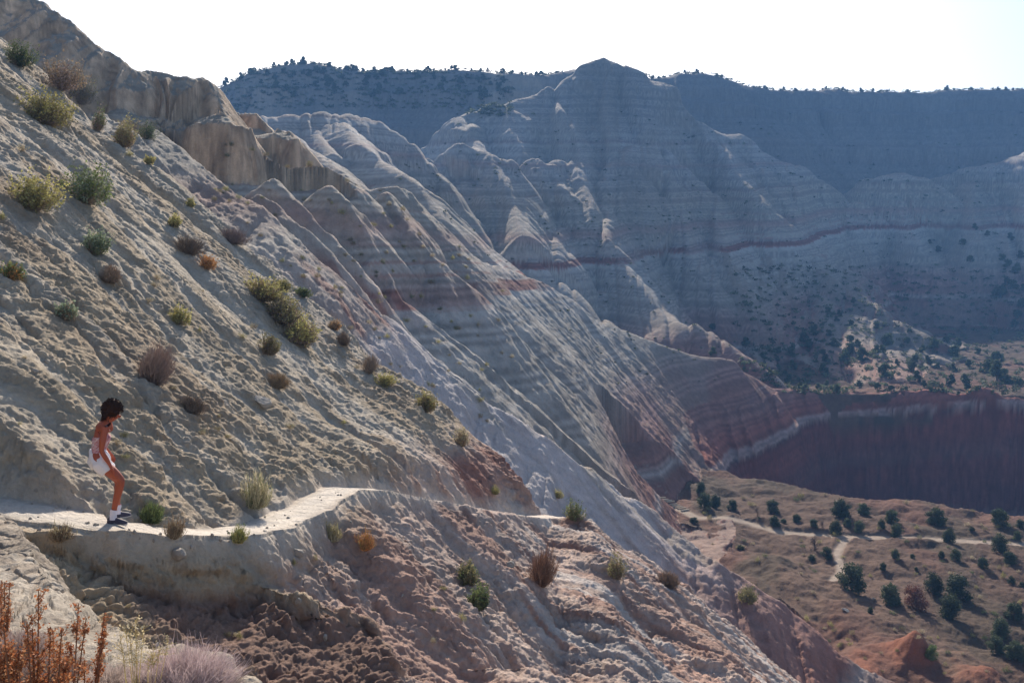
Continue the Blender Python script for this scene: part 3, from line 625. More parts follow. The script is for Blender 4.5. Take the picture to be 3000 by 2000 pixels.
def tube(pts, rad, sides=5):
    pts = np.asarray(pts, float); rad = np.asarray(rad, float); n = len(pts)
    V = []; Fc = []
    t = np.gradient(pts, axis=0); t /= np.linalg.norm(t, axis=1, keepdims=True) + 1e-9
    a = np.cross(t, [.3, .9, .2]); a /= np.linalg.norm(a, axis=1, keepdims=True) + 1e-9; b = np.cross(t, a)
    for i in range(n):
        for k in range(sides):
            q = 2 * math.pi * k / sides; V.append(pts[i] + rad[i] * (math.cos(q) * a[i] + math.sin(q) * b[i]))
    for i in range(n - 1):
        for k in range(sides):
            Fc.append((i * sides + k, i * sides + (k + 1) % sides, (i + 1) * sides + (k + 1) % sides, (i + 1) * sides + k))
    return np.array(V), np.array(Fc)
def join(parts):
    V = []; Fc = []; n = 0
    for v, f in parts:
        V.append(v); Fc.append(f + n); n += len(v)
    return np.concatenate(V), np.concatenate(Fc)
def obj(name, me, parent=None):
    o = bpy.data.objects.new(name, me); link(o)
    if parent is not None: o.parent = parent
    return o
def thing(name, loc, label, cat, group=None, rz=0, s=1.0):
    e = bpy.data.objects.new(name, None); link(e); e.location = loc; e.rotation_euler = (0, 0, rz); e.scale = (s, s, s); e.empty_display_size = .2
    e['label'] = label; e['category'] = cat
    if group: e['group'] = group
    return e
def tag(o, label, cat, group=None):
    o['label'] = label; o['category'] = cat
    if group: o['group'] = group

def vary(col, n, r, amt=.25, per=4):
    c = np.array(col, f32)[None] * (1 + amt * r.normal(size=(n, 1))).clip(.4, 1.8)
    return np.repeat(c, per, 0).clip(.01, .9).astype(f32)

def shrub_meshes(w, h, leafcol, leafcol2, stemcol, style, seed, dens=1.0):
    """a shrub w wide and h tall, rooted at the origin: stems mesh and foliage mesh"""
    r = np.random.default_rng(seed)
    R = w / 2
    nst = int({'sage': 260, 'twig': 520, 'grass': 420}[style] * dens)
    u = r.uniform(0, 1, nst) ** .5; ph = r.uniform(0, 2 * math.pi, nst)
    spread = {'sage': 1.0, 'twig': 1.0, 'grass': 1.15}[style]
    tip = np.stack([R * spread * u * np.cos(ph), R * spread * u * np.sin(ph), h * np.sqrt(np.maximum(1 - (u * .92) ** 2, .05)) * r.uniform(.62, 1.05, nst)], -1)
    # uneven outline: lobes
    lob = 1 + .36 * np.sin(ph * 2 + seed) * u + .24 * np.sin(ph * 5 + 2 * seed) * u + .12 * r.normal(size=nst)
    tip *= lob[:, None]
    base = np.stack([tip[:, 0] * .10, tip[:, 1] * .10, np.full(nst, -h * .04)], -1) + r.normal(size=(nst, 3)) * [R * .07, R * .07, 0]
    mid = (base + tip) * .5 + r.normal(size=(nst, 3)) * R * .10 + np.stack([tip[:, 0] * .12, tip[:, 1] * .12, -h * .08 * np.ones(nst)], -1)
    tw = {'sage': .004, 'twig': .0055, 'grass': .005}[style] * max(1, w)
    v1, f1 = blades(base, mid, tw, tw * .75, r); v2, f2 = blades(mid, tip, tw * .75, tw * .3, r)
    SV, SF = join([(v1, f1), (v2, f2)]); SC = vary(stemcol, 2 * nst, r, .2)
    if style == 'twig':                                   # side twigs
        k = 3; b = np.repeat(mid + (tip - mid) * .15, k, 0); e = np.repeat(tip, k, 0) + r.normal(size=(nst * k, 3)) * R * .20
        b = b + (np.repeat(tip, k, 0) - b) * r.uniform(0, .6, (nst * k, 1))
        v3, f3 = blades(b, b + (e - b) * .8, tw * .5, tw * .2, r); SV, SF = join([(SV, SF), (v3, f3)]); SC = np.concatenate([SC, vary(stemcol, nst * k, r, .2)])
    LV = None
    per = {'sage': 11, 'twig': 1, 'grass': 3}[style]
    nl = nst * per
    t = r.uniform(.30 if style != 'sage' else .35, 1.03, (nl, 1)) ** .8; ii = np.repeat(np.arange(nst), per)
    c = np.where(t < .5, base[ii] + (mid[ii] - base[ii]) * t * 2, mid[ii] + (tip[ii] - mid[ii]) * (t * 2 - 1))
    c += r.normal(size=(nl, 3)) * R * .055
    nrm = r.normal(size=(nl, 3)); nrm /= np.linalg.norm(nrm, axis=1, keepdims=True)
    if style == 'grass':
        e = c + np.stack([r.normal(size=nl) * .04 * w, r.normal(size=nl) * .04 * w, np.abs(r.normal(size=nl)) * .12 * h], -1)
        LV, LF = blades(c, e, tw * .8, tw * .2, r)
    else:
        LV, LF = leaves(c, nrm, r.uniform(.6, 1.3, nl) * (.032 if style == 'sage' else .014) * max(w, .5) ** .6, r)
    mixf = (t[:, 0] + .25 * r.normal(size=nl) + .25 * np.sin(ph[ii] * 2 + seed)) > .72
    lc = np.where(mixf[:, None], np.array(leafcol2, f32), np.array(leafcol, f32)) * (1 + .22 * r.normal(size=(nl, 1))).clip(.5, 1.6)
    LC = np.repeat(lc, 4, 0).clip(.01, .9)
    return mesh_from('stems', SV, SF, MATS['twig'], False, SC.astype(f32)), mesh_from('foliage', LV, LF, MATS['leaf'], False, LC.astype(f32))

def juniper_meshes(seed, w, h, lo=False, col=(.055, .075, .042), col2=(.085, .105, .055), lean=0, sparse=1.0):
    r = np.random.default_rng(seed)
    nb = 26 if not lo else 12                              # limbs, each ending in clumps
    R = w / 2
    tk = []; tips = []
    top = np.array([lean * h, 0, h * .82])
    tk.append(tube([(0, 0, -.25), (lean * h * .2, .02, h * .25), (lean * h * .6, 0, h * .55), top], [w * .055, w * .045, w * .03, w * .012], 6))
    for i in range(nb):
        z = h * r.uniform(.02, .78); ph = r.uniform(0, 2 * math.pi)
        rr = R * (1 - (z / h) ** 2.2 * .75) * r.uniform(.40, .85)
        a = np.array([lean * z, 0, z * .7]); b = np.array([lean * z + rr * math.cos(ph), rr * math.sin(ph), z + h * r.uniform(.03, .16)])
        m = (a + b) / 2 + r.normal(size=3) * R * .06
        tk.append(tube([a, m, b], [w * .022, w * .014, w * .005], 4)); tips.append((m, b))
    tips.append((top - [0, 0, h * .25], top + [0, 0, h * .13]))
    V, Fc = join(tk); TC = vary((.16, .115, .085), len(V), r, .15, 1)
    n = int((3300 if not lo else 420) * sparse)
    ii = r.integers(0, len(tips), n); A = np.array([t[0] for t in tips])[ii]; B = np.array([t[1] for t in tips])[ii]
    cl = r.normal(size=(n, 3)); cl /= np.linalg.norm(cl, axis=1, keepdims=True); cl *= (r.uniform(0, 1, (n, 1)) ** .45) * R * np.array([.42, .42, .34 * h / w + .08])
    t = r.uniform(.45, 1.0, (n, 1)); c = A + (B - A) * t + cl
    c[:, 2] = np.maximum(c[:, 2], h * .03)
    nrm = cl + r.normal(size=(n, 3)) * R * .12; nrm /= np.linalg.norm(nrm, axis=1, keepdims=True)
    LV, LF = leaves(c, nrm, r.uniform(.5, 1.25, n) * (w * .042 if not lo else w * .10), r)
    tone = vnoise((c[:, 0] * 3 / w + seed), (c[:, 2] * 3 / w + c[:, 1] * 2 / w), seed)
    lc = np.array(col, f32) + (np.array(col2, f32) - np.array(col, f32)) * (tone + .25 * r.normal(size=n)).clip(0, 1.3)[:, None]
    return mesh_from('trunk', V, Fc, MATS['bark'], True, TC), mesh_from('crown', LV, LF, MATS['leaf'], False, np.repeat(lc, 4, 0).clip(.01, .9).astype(f32))

GREEN, OLIVE, YEL, SAGE = (.16, .20, .075), (.27, .25, .12), (.42, .38, .14), (.24, .29, .19)
DRYB, MAUVE, ORNG, PALE, TWIG, DARKG = (.30, .225, .145), (.36, .275, .24), (.50, .26, .10), (.50, .44, .28), (.27, .21, .16), (.09, .125, .06)
# photo column, row of the foot, width, height (photo pixels), style, two leaf colours, stem colour, label
SHRUBS = [
 (52,192,84,80,'sage',DARKG,GREEN,TWIG,'dark green shrub on the steep slope at the upper left edge'),
 (178,262,105,105,'sage',MAUVE,DRYB,TWIG,'big mauve-brown shrub high on the left slope above the round olive one'),
 (232,315,80,95,'sage',DRYB,OLIVE,TWIG,'brown shrub with a dark inside just below the big mauve-brown one'),
 (128,362,165,112,'sage',OLIVE,YEL,TWIG,'large round olive shrub with yellow top on the upper left slope'),
 (285,382,52,82,'sage',MAUVE,GREEN,TWIG,'narrow pinkish shrub with a green side, between two brown shrubs'),
 (357,428,82,95,'sage',DRYB,OLIVE,TWIG,'brown and olive shrub leaning downslope below the narrow pinkish one'),
 (428,408,58,62,'sage',DARKG,DARKG,TWIG,'dark green bush standing before the tan fluted cliff'),
 (434,480,28,26,'sage',OLIVE,YEL,TWIG,'tiny bright green shrub below the dark green cliff bush'),
 (96,612,136,118,'sage',OLIVE,YEL,TWIG,'wide yellow-green shrub near the left edge, left of the blue-green one'),
 (246,592,140,122,'sage',SAGE,GREEN,TWIG,'blue-green sage bush on the left slope with an orange stalk behind'),
 (557,606,30,28,'sage',OLIVE,YEL,TWIG,'small yellow-green ball shrub alone high on the slope'),
 (509,664,50,42,'sage',OLIVE,YEL,TWIG,'small yellowish shrub left of the reddish thicket'),
 (276,740,86,76,'sage',GREEN,SAGE,TWIG,'mid-green shrub with two humps below the blue-green sage'),
 (33,818,60,56,'sage',ORNG,GREEN,TWIG,'green shrub with rusty base at the left edge of the slope'),
 (190,938,60,58,'sage',DRYB,SAGE,TWIG,'small grey-green shrub above a pale crumbly patch'),
 (521,948,56,58,'sage',OLIVE,YEL,TWIG,'pair-like yellow-green tuft shrub beside the pale wash streak'),
 (784,1040,62,66,'sage',DRYB,OLIVE,TWIG,'brownish green round shrub below the long dark thicket'),
 (318,826,74,58,'twig',DRYB,ORNG,TWIG,'dry brown stick shrub with orange leaves on the slope'),
 (450,1120,120,135,'twig',MAUVE,DRYB,(.33,.24,.20),'tall bare pinkish twig bush upslope of the hiker'),
 (552,742,84,60,'twig',ORNG,DRYB,TWIG,'dark thicket with orange leaves on the upper middle slope'),
 (606,790,52,44,'sage',ORNG,ORNG,TWIG,'bright orange low shrub at the foot of the dark thicket'),
 (684,712,84,50,'twig',MAUVE,MAUVE,(.27,.21,.19),'low mauve shrub high on the middle slope'),
 (764,880,118,76,'sage',DRYB,YEL,TWIG,'uppermost shrub of the long dark diagonal thicket, with yellow top'),
 (822,945,138,100,'sage',TWIG,OLIVE,TWIG,'middle shrub of the long dark diagonal thicket'),
 (876,1006,122,92,'sage',TWIG,YEL,TWIG,'lowest shrub of the long dark diagonal thicket'),
 (828,848,58,34,'sage',OLIVE,YEL,TWIG,'small olive shrub just above the long thicket'),
 (884,868,44,32,'sage',DARKG,GREEN,TWIG,'small dark green shrub above and right of the long thicket'),
 (556,1210,76,58,'twig',ORNG,DRYB,TWIG,'rusty dry low shrub on the slope right of the hiker'),
 (812,1135,66,50,'twig',PALE,ORNG,DRYB,'straw-coloured dry shrub on the middle slope'),
 (750,1486,92,108,'grass',GREEN,PALE,PALE,'feathery yellow-green bush on the rounded bank above the trail bend'),
 (436,1530,80,62,'grass',GREEN,GREEN,GREEN,'bright green grass clump beside the trail right of the hiker'),
 (700,1592,52,54,'grass',OLIVE,GREEN,YEL,'short green and yellow tuft at the outer trail edge'),
 (176,1588,56,52,'grass',DRYB,PALE,DRYB,'dry tuft hanging from the trail edge left of the hiker'),
 (508,1580,46,70,'grass',PALE,DRYB,DRYB,'thin dry tuft on the outer trail edge right of the hiker'),
 (976,1588,46,60,'grass',PALE,OLIVE,PALE,'straw and green tuft just under the trail bend'),
 (1070,1614,52,62,'grass',GREEN,ORNG,ORNG,'green tuft with orange stems on the red slope under the trail'),
 (1366,1712,72,74,'sage',GREEN,OLIVE,TWIG,'upper green shrub of the pair on the lit red slope'),
 (1398,1782,78,84,'sage',DARKG,GREEN,TWIG,'lower darker green shrub of the pair on the lit red slope'),
 (1582,1712,92,118,'twig',ORNG,ORNG,(.33,.2,.13),'tall rusty orange bush on the red slope below the trail'),
 (1804,1695,56,78,'sage',DRYB,OLIVE,TWIG,'grey-green upright shrub right of the rusty bush'),
 (1680,1524,54,62,'sage',OLIVE,GREEN,DRYB,'pale green round shrub standing on the far bend of the trail'),
 (1634,1462,30,28,'sage',OLIVE,YEL,TWIG,'small yellow-green shrub above the far trail bend'),
 (1958,1716,66,50,'twig',ORNG,ORNG,TWIG,'orange-brown bush at the right edge of the lit slope'),
 (1446,1448,32,26,'grass',OLIVE,YEL,OLIVE,'small green tuft on the crest above the trail'),
 (2188,1764,72,52,'sage',YEL,OLIVE,TWIG,'yellow-green bush on the spur above the valley floor'),
 (1080,1092,48,60,'twig',ORNG,DRYB,TWIG,'orange-brown shrub on the red streak of the middle slope'),
 (1128,1132,56,44,'sage',OLIVE,YEL,TWIG,'yellow-green shrub on the crest of the middle slope'),
 (1244,1205,62,66,'sage',DRYB,YEL,DRYB,'pale yellow shrub lower down the crest of the middle slope'),
 (1350,1305,52,62,'sage',DRYB,PALE,DRYB,'brown-bottomed pale shrub near the foot of the crest'),
 (1004,1010,56,44,'twig',DRYB,ORNG,TWIG,'dry brown shrub on the brown middle slope'),
 (980,965,46,34,'sage',ORNG,DRYB,TWIG,'small rusty shrub beside the dry brown one'),
]
def slope_lift(v, amount=.02):
    return Vector((v.x, v.y, v.z - amount))

# near floor of the valley: column, foot row, width, kind (0 juniper, 1 small shrub-like, 2 bare), label
NEARTREES = [
 (2062,1486,52,0,'left dark juniper of the group where the valley floor meets the slope'),(2096,1488,50,0,'right dark juniper of the group where the valley floor meets the slope'),(2056,1444,36,0,'pale topped juniper behind the first group at the foot of the slope'),
 (2147,1492,40,0,'round juniper right of the first group, alone beside white ground'),(2264,1505,50,0,'upper juniper of the stacked pair above the track'),(2268,1541,42,0,'lower juniper of the stacked pair above the track'),
 (2297,1532,24,1,'brownish narrow bush beside the stacked pair'),(2334,1528,32,0,'small roundish juniper between the stacked pair and the big clump'),(2385,1549,32,0,'cone-shaped juniper left of the big clump'),
 (2464,1512,66,0,'tallest juniper of the big clump behind the track'),(2452,1566,46,0,'front juniper of the big clump, next to the track'),(2484,1544,34,0,'short juniper on the right of the big clump'),
 (2519,1563,42,0,'low wide juniper touching the track right of the big clump'),(2531,1506,44,0,'juniper at the floor edge before the dark cliff, left of centre'),(2583,1549,30,0,'slim juniper in front of the spreading one'),
 (2612,1530,50,0,'spreading juniper at the floor edge with a pale top'),(2628,1573,46,0,'round juniper just above the track, middle of the floor'),(2742,1538,68,0,'largest juniper against the dark cliff'),
 (2782,1590,46,0,'round juniper above the track in the right half'),(2926,1536,64,0,'wide ragged juniper at the floor edge near the right side'),(2990,1545,30,0,'juniper cut by the right frame at the floor edge'),
 (2982,1583,32,0,'cone juniper above the track near the right frame'),(2926,1616,58,0,'big round juniper on the track near the right frame'),(2956,1650,48,0,'juniper below the track near the right frame'),
 (2848,1556,24,1,'little grey-green bush above the track'),(2758,1637,25,0,'small upright juniper of a pair below the track'),(2800,1641,38,0,'bigger round juniper of a pair below the track'),
 (2880,1662,40,0,'pear-shaped juniper below the track at the right'),(2423,1637,42,0,'juniper beside the little side path below the track'),(2376,1642,30,1,'grey bush left of the side path'),
 (2625,1637,30,0,'small cone juniper alone below the track'),(2672,1635,18,0,'tiny cone juniper alone below the track'),(2588,1672,27,0,'little juniper with a long shadow, middle of the floor'),
 (2685,1671,14,0,'tiniest juniper above the big row'),(2962,1711,27,0,'small dark juniper at the right, level with the big row'),(2994,1720,22,0,'dark juniper cut by the right frame'),
 (2494,1730,98,0,'big spreading juniper right of the side path'),(2608,1768,80,0,'big dark juniper before the red leafless tree'),(2732,1738,66,0,'left tree of the big dark row'),(2806,1752,98,0,'right and biggest tree of the big dark row'),
 (2786,1808,80,0,'dense juniper in front of the big dark row'),(2550,1796,24,0,'small juniper alone on the brown ledge'),(2729,1932,48,3,'bright green small tree beside the red knoll'),
 (2974,1815,66,0,'back tree of the dark grove at the right frame'),(2916,1912,60,0,'left tree of the dark grove in the lower right corner'),(2975,1932,74,0,'front tree of the dark grove in the lower right corner'),(2936,1868,66,0,'middle tree of the dark grove in the lower right corner'),
 (2034,1532,32,1,'pale green bush where the track meets the slope'),(2170,1612,26,1,'small green bush on the brown slope left of the track'),(2218,1510,26,2,'bare grey little tree above the track'),(2408,1546,24,2,'bare twiggy tree beside the cone-shaped juniper'),
 (2386,1614,42,2,'dark leafless tree next to the side path'),(2690,1785,84,4,'leaning tree with a red-brown bare crown'),
]
MIDTREES = [(205,710,60),(430,840,80),(205,885,70),(565,905,70),(660,880,60),(755,890,90),(760,980,70),(705,1020,50),(735,1070,70),(660,980,50),(1000,590,55),(1080,610,50),(1120,500,35),(1175,530,50),
 (835,790,90),(870,830,70),(910,720,60),(1005,750,60),(1040,820,80),(1060,650,50),(1155,680,60),(1155,790,70),(1205,820,60),(1110,930,90),(1150,880,110),(1240,920,120),(965,880,60),(985,930,70),(975,1010,90),
 (1330,700,60),(1330,860,70),(1415,810,110),(1375,850,60),(1400,1030,130),(1475,950,50),(1545,800,60),(1565,730,45),(1600,930,80),(1585,1000,90),(1620,1060,80),(1690,940,70),(1755,970,55),(1665,1100,50),
 (1730,850,100),(1650,860,60),(1870,890,110),(1900,830,80),(1970,960,60),(2030,870,60),(1815,790,60),(1850,1090,90),(1950,1110,110),(1865,990,60),(2100,1000,120),(2170,930,110),(2170,1060,160),(2250,1080,80),
 (2290,700,70),(2310,630,80),(2200,490,100),(2280,420,80),(2150,480,60),(2340,560,90),(810,1110,50),(850,1110,40),(930,1110,45),(990,1090,45),(1220,1100,55),(1345,1115,65),(1440,1130,60),(1060,1140,80),
 (1540,1120,40),(1895,1150,35),(2320,1080,60),(2200,230,60),(1930,120,60),(1760,170,60),(1980,240,60),(2240,270,70),(2300,320,80),(1700,110,40),(2330,210,70),(2240,400,70),(2100,60,50),(2020,20,50),(2260,90,60),(2350,430,60)]

def plants():
    r = np.random.default_rng(5)
    for i, (px, py, w, h, style, c1, c2, sc, label) in enumerate(SHRUBS):
        p = hit(px, py); m = p.y / F
        st, fo = shrub_meshes(w * m * .92, h * m * .86, c1, c2, sc, style, 100 + i, 1.15 if w > 60 else .75)
        e = thing({'sage': 'shrub', 'twig': 'dry_shrub', 'grass': 'grass_tuft'}[style], slope_lift(p, .01), label, {'sage': 'shrub', 'twig': 'dry shrub', 'grass': 'grass tuft'}[style], 'larger plants on the near slope', 0)
        e.rotation_euler = (0, math.radians(14 if px < 1000 and py < 1300 else 6), 0)
        obj('stems', st, e); obj('foliage', fo, e)
    # junipers on the near valley floor
    near = [juniper_meshes(10 + k, 1.0, (.88, .80, 1.02, .76)[k]) for k in range(4)]
    bare = juniper_meshes(31, 1.0, 1.2, sparse=.16, col=(.15, .11, .09), col2=(.2, .15, .12))
    red = juniper_meshes(33, 1.0, .95, sparse=.5, col=(.17, .075, .055), col2=(.24, .11, .08), lean=-.25)
    green = juniper_meshes(35, 1.0, 1.0, col=(.10, .15, .05), col2=(.16, .2, .07))
    for i, (px, py, w, kind, label) in enumerate(NEARTREES):
        p = hit(px, py); s = w * p.y / F * .90
        tr, cr = {0: near[i % 4], 1: near[(i + 1) % 4], 2: bare, 3: green, 4: red}[kind]
        nm = {0: 'juniper_tree', 1: 'bush', 2: 'bare_tree', 3: 'tree', 4: 'leafless_tree'}[kind]
        e = thing(nm, p, label, {0: 'juniper', 1: 'bush', 2: 'bare tree', 3: 'tree', 4: 'bare tree'}[kind], 'trees on the near valley floor', r.uniform(0, 6.28) if kind != 4 else 0, s)
        if kind == 1: e.scale = (s, s, s * .65)
        obj('trunk', tr, e); obj('crown', cr, e)
    lo = []
    for k in range(5):
        tr, cr = juniper_meshes(50 + k, 1.0, (.85, 1.0, .75, .95, .8)[k], lo=True)
        me = join([(np.array([v.co[:] for v in tr.vertices]), np.array([p.vertices[:] for p in tr.polygons])), (np.array([v.co[:] for v in cr.vertices]), np.array([p.vertices[:] for p in cr.polygons]))])
        n1, n2 = len(tr.vertices), len(cr.vertices)
        ca = np.empty((n1, 4), f32); tr.attributes['rock'].data.foreach_get('color', ca.ravel()); cb = np.empty((n2, 4), f32); cr.attributes['rock'].data.foreach_get('color', cb.ravel())
        lo.append(mesh_from('juniper_tree', me[0], me[1], MATS['leaf'], False, np.concatenate([ca, cb])[:, :3]))
    def far_tree(p, s, label, group, name='juniper_tree', cat='juniper', k=None, sz=1.0):
        o = bpy.data.objects.new(name, lo[int(r.integers(0, 5)) if k is None else k]); link(o)
        o.location = p; o.scale = (s, s, s * sz); o.rotation_euler = (0, 0, r.uniform(0, 6.28)); tag(o, label, cat, group)
    for zx, zy, w in MIDTREES:
        p = hit(2000 + zx / 2.352, 667 + zy / 2.352)
        far_tree(p, w / 2.352 * p.y / F * .92, 'dark juniper scattered over the reddish far slope and floor beyond the dark cliff', 'junipers beyond the dark cliff')
    # trees along the rim and on the slope under it
    rim = [(x, 0) for x in np.concatenate([r.uniform(640, 1650, 48), r.uniform(1905, 2010, 5), r.uniform(2000, 2260, 9), r.uniform(2280, 3000, 26)])]
    for x, _ in rim:
        u, G, sy, hor = LOOK; c = int(np.argmin(np.abs(u - (x - CX) / F))); j = int(np.argmin(sy[:, c])); q = G[j, c]
        if q[1] < 300: continue
        s = r.uniform(1.5, 3.6) * (1.0 if x < 1700 else .8)
        far_tree(Vector((float(q[0]), float(q[1]) - r.uniform(-2, 3), float(q[2]) - .3)), s, 'dark juniper on the skyline along the mesa rim', 'junipers along the rim', sz=r.uniform(.8, 1.1))
    for k in range(66):
        x = r.uniform(560, 1500); y0 = np.interp(x, [560, 700, 900, 1300, 1500], [262, 225, 215, 232, 240]); y = y0 + abs(r.normal()) * 42
        if y > np.interp(x, [560, 700, 1000, 1300, 1500], [330, 325, 315, 310, 290]): y = r.uniform(y0, y0 + 60)
        p = hit(x, y)
        if p.y < 300: continue
        far_tree(p, r.uniform(2.2, 4.0), 'dark juniper on the wooded slope under the left part of the rim', 'junipers under the rim')
    # small shrubs dotted over the slopes
    sh = []
    for k, (c1, c2) in enumerate([(DRYB, OLIVE), (GREEN, OLIVE), (DARKG, GREEN), (DRYB, PALE), (OLIVE, YEL)]):
        st, fo = shrub_meshes(1, .75, c1, c2, TWIG, 'sage', 300 + k, .3)
        V1 = np.array([v.co[:] for v in fo.vertices]); F1 = np.array([p.vertices[:] for p in fo.polygons]); cc = np.empty((len(V1), 4), f32); fo.attributes['rock'].data.foreach_get('color', cc.ravel())
        V1 = V1 * [1, 1, 1]; sh.append(mesh_from('small_shrub', V1 , F1, MATS['leaf'], False, cc[:, :3]))
    def small(px, py, w, k, label, group, minw=0):
        p = hit(px, py); o = bpy.data.objects.new('small_shrub', sh[k]); link(o)
        s = max(w * p.y / F, minw) * 1.25; o.location = (p.x, p.y, p.z - .06 * s); o.scale = (s, s, s * r.uniform(.7, 1.1)); o.rotation_euler = (0, 0, r.uniform(0, 6.28)); tag(o, label, 'shrub', group)
    n = 0
    while n < 110:                                       # the spurs of the middle distance
        x = r.uniform(620, 1500); y = r.uniform(430, 1250)
        p = hit(x, y)
        if not (44 < p.y < 135): continue
        n += 1; small(x, y, r.uniform(9, 19), int(r.choice([0, 1, 3, 4, 0])), 'small brown-green shrub dotted on the middle grey and red spurs', 'small shrubs on the middle spurs')
    # scrub that nobody could count: along the rims, under the mesa and over the far ridges
    SV = []; SF = []; SC = []; tot = 0
    pts = []
    u, G, sy, hor = LOOK
    for _ in range(650):
        x = r.choice([r.uniform(632, 1650), r.uniform(1890, 3000)]); c = int(np.argmin(np.abs(u - (x - CX) / F))); q = G[int(np.argmin(sy[:, c])), c]
        if q[1] > 300: pts.append((q + np.array([0, r.uniform(-3, 2), -.1]), r.uniform(.5, 1.7)))
    for _ in range(900):
        x = r.uniform(560, 1500); y0 = np.interp(x, [560, 700, 900, 1300, 1500], [262, 222, 208, 216, 240]); p = hit(x, y0 + r.uniform(0, 110))
        if p.y > 300: pts.append((np.array(p), r.uniform(.6, 2.2)))
    for _ in range(1500):
        p = hit(r.uniform(1150, 3000), r.uniform(330, 1130))
        if p.y > 135 and vnoise(np.array([p.x / 16.]), np.array([p.y / 16.]), 9)[0] > r.uniform(.25, .85): pts.append((np.array(p), r.uniform(.25, .9) * p.y / 260))
    for _ in range(1000):
        p = hit(r.uniform(2150, 3000), r.uniform(780, 1160))
        if p.y > 188: pts.append((np.array(p), r.uniform(.4, 1.7)))
    for p, s in pts:
        k = 26; c = r.normal(size=(k, 3)) * [.33, .33, .22] * s; c[:, 2] = np.abs(c[:, 2]) + .05 * s
        v, f = leaves(c + p, r.normal(size=(k, 3)), r.uniform(.15, .3, k) * s, r); SV.append(v); SF.append(f + tot); tot += len(v)
        SC.append(np.tile(np.array([[.085, .10, .055]]) * r.uniform(.6, 1.5), (len(v), 1)))
    o = obj('scrub', mesh_from('scrub', np.concatenate(SV), np.concatenate(SF), MATS['leaf'], False, np.concatenate(SC).astype(f32))); o['kind'] = 'stuff'
    tag(o, 'fine dark scrub sprinkled over the far rims, ledges and slopes', 'scrub')
    n = 0
    while n < 130:
        x = r.uniform(2060, 3000); y = r.uniform(1450, 1990); p = hit(x, y)
        if not (66 < p.y < 128): continue
        n += 1; small(x, y, r.uniform(9, 18), int(r.choice([0, 2, 3, 4])), 'low brush between the junipers on the near valley floor', 'low brush on the valley floor')
    n = 0
    while n < 38:                                        # dry tufts on the near slope
        x = r.uniform(0, 1900); y = r.uniform(300, 1900); p = hit(x, y)
        if not (11 < p.y < 40) or (1380 < y < 1600): continue
        n += 1; small(x, y, r.uniform(12, 26), int(r.choice([0, 3, 4])), 'little dry tuft on the near clay slope', 'little tufts on the near slope')
    rocks(r)
    foreground()

def rock_mesh(seed, flat=.6):
    bm = bmesh.new(); bmesh.ops.create_icosphere(bm, subdivisions=3, radius=.5)
    r = np.random.default_rng(seed); pl = [(Vector(r.normal(size=3)).normalized(), r.uniform(.26, .42)) for _ in range(9)]
    for v in bm.verts:
        for n, d in pl:
            k = v.co.dot(n) - d
            if k > 0: v.co -= n * k
        v.co.z *= flat; v.co += Vector(r.normal(size=3)) * .008
    me = bpy.data.meshes.new('rock'); bm.to_mesh(me); bm.free()
    a = me.attributes.new('rock', 'FLOAT_COLOR', 'POINT'); a.data.foreach_set('color', np.tile(np.array([.40, .355, .30, 1], f32), len(me.vertices)))
    me.materials.append(bpy.data.materials['clay_ground']); return me
def rocks(r):
    ms = [rock_mesh(k, .55 + .1 * k) for k in range(4)]
    named = [(757,1176,66,0,'grey flat-topped block of rock on the near slope above the trail bend'), (867,1620,44,1,'pale loose block at the outer edge of the trail'), (526,1622,54,2,'dark grey knob of rock under the trail edge'),
             (1490,1660,34,3,'small pale rock on the red slope under the trail'), (2476,1790,24,0,'white rock at the front of the brown ledge'), (2558,1757,20,1,'pale rock left of the big dark juniper')]
    for px, py, w, k, label in named:
        p = hit(px, py); o = bpy.data.objects.new('rock', ms[k]); link(o); s = w * p.y / F * 1.1
        o.location = p; o.scale = (s, s * .8, s); o.rotation_euler = (.2, .3, k); tag(o, label, 'rock', 'rocks')
    n = 0
    while n < 110:
        x = r.uniform(0, 2000); y = r.uniform(700, 1950)
        if n > 40: x = r.uniform(0, 1050); y = np.interp(x, [0, 300, 650, 800, 900, 1050], [1485, 1535, 1565, 1545, 1500, 1435]) + r.normal() * 26
        p = hit(x, y)
        if not (9 < p.y < 32): continue
        n += 1; o = bpy.data.objects.new('stone', ms[n % 4]); link(o); s = r.uniform(.03, .13) * (.6 if n > 40 else 1)
        o.location = p; o.scale = (s, s, s); o.rotation_euler = tuple(r.uniform(0, 3, 3)); tag(o, 'loose clay stone lying on the near slope', 'stone', 'loose stones on the near slope')
    for k in range(9):                                   # log steps of the far trail
        t = k / 8; p = hit(1938 + 68 * t, 1462 + 34 * t)
        V, Fc = tube([(-.55, 0, 0), (0, 0, .01), (.55, 0, 0)], [.09, .095, .09], 8)
        o = obj('log_step', mesh_from('log_step', V, Fc, MATS['bark'], True, np.tile(np.array([[.52, .42, .30]], f32), (len(V), 1))))
        o.location = (p.x, p.y, p.z + .07); o.rotation_euler = (0, 0, math.radians(25)); tag(o, 'pale log set as a step in the far trail where it drops to the valley', 'log step', 'log steps of the far trail')

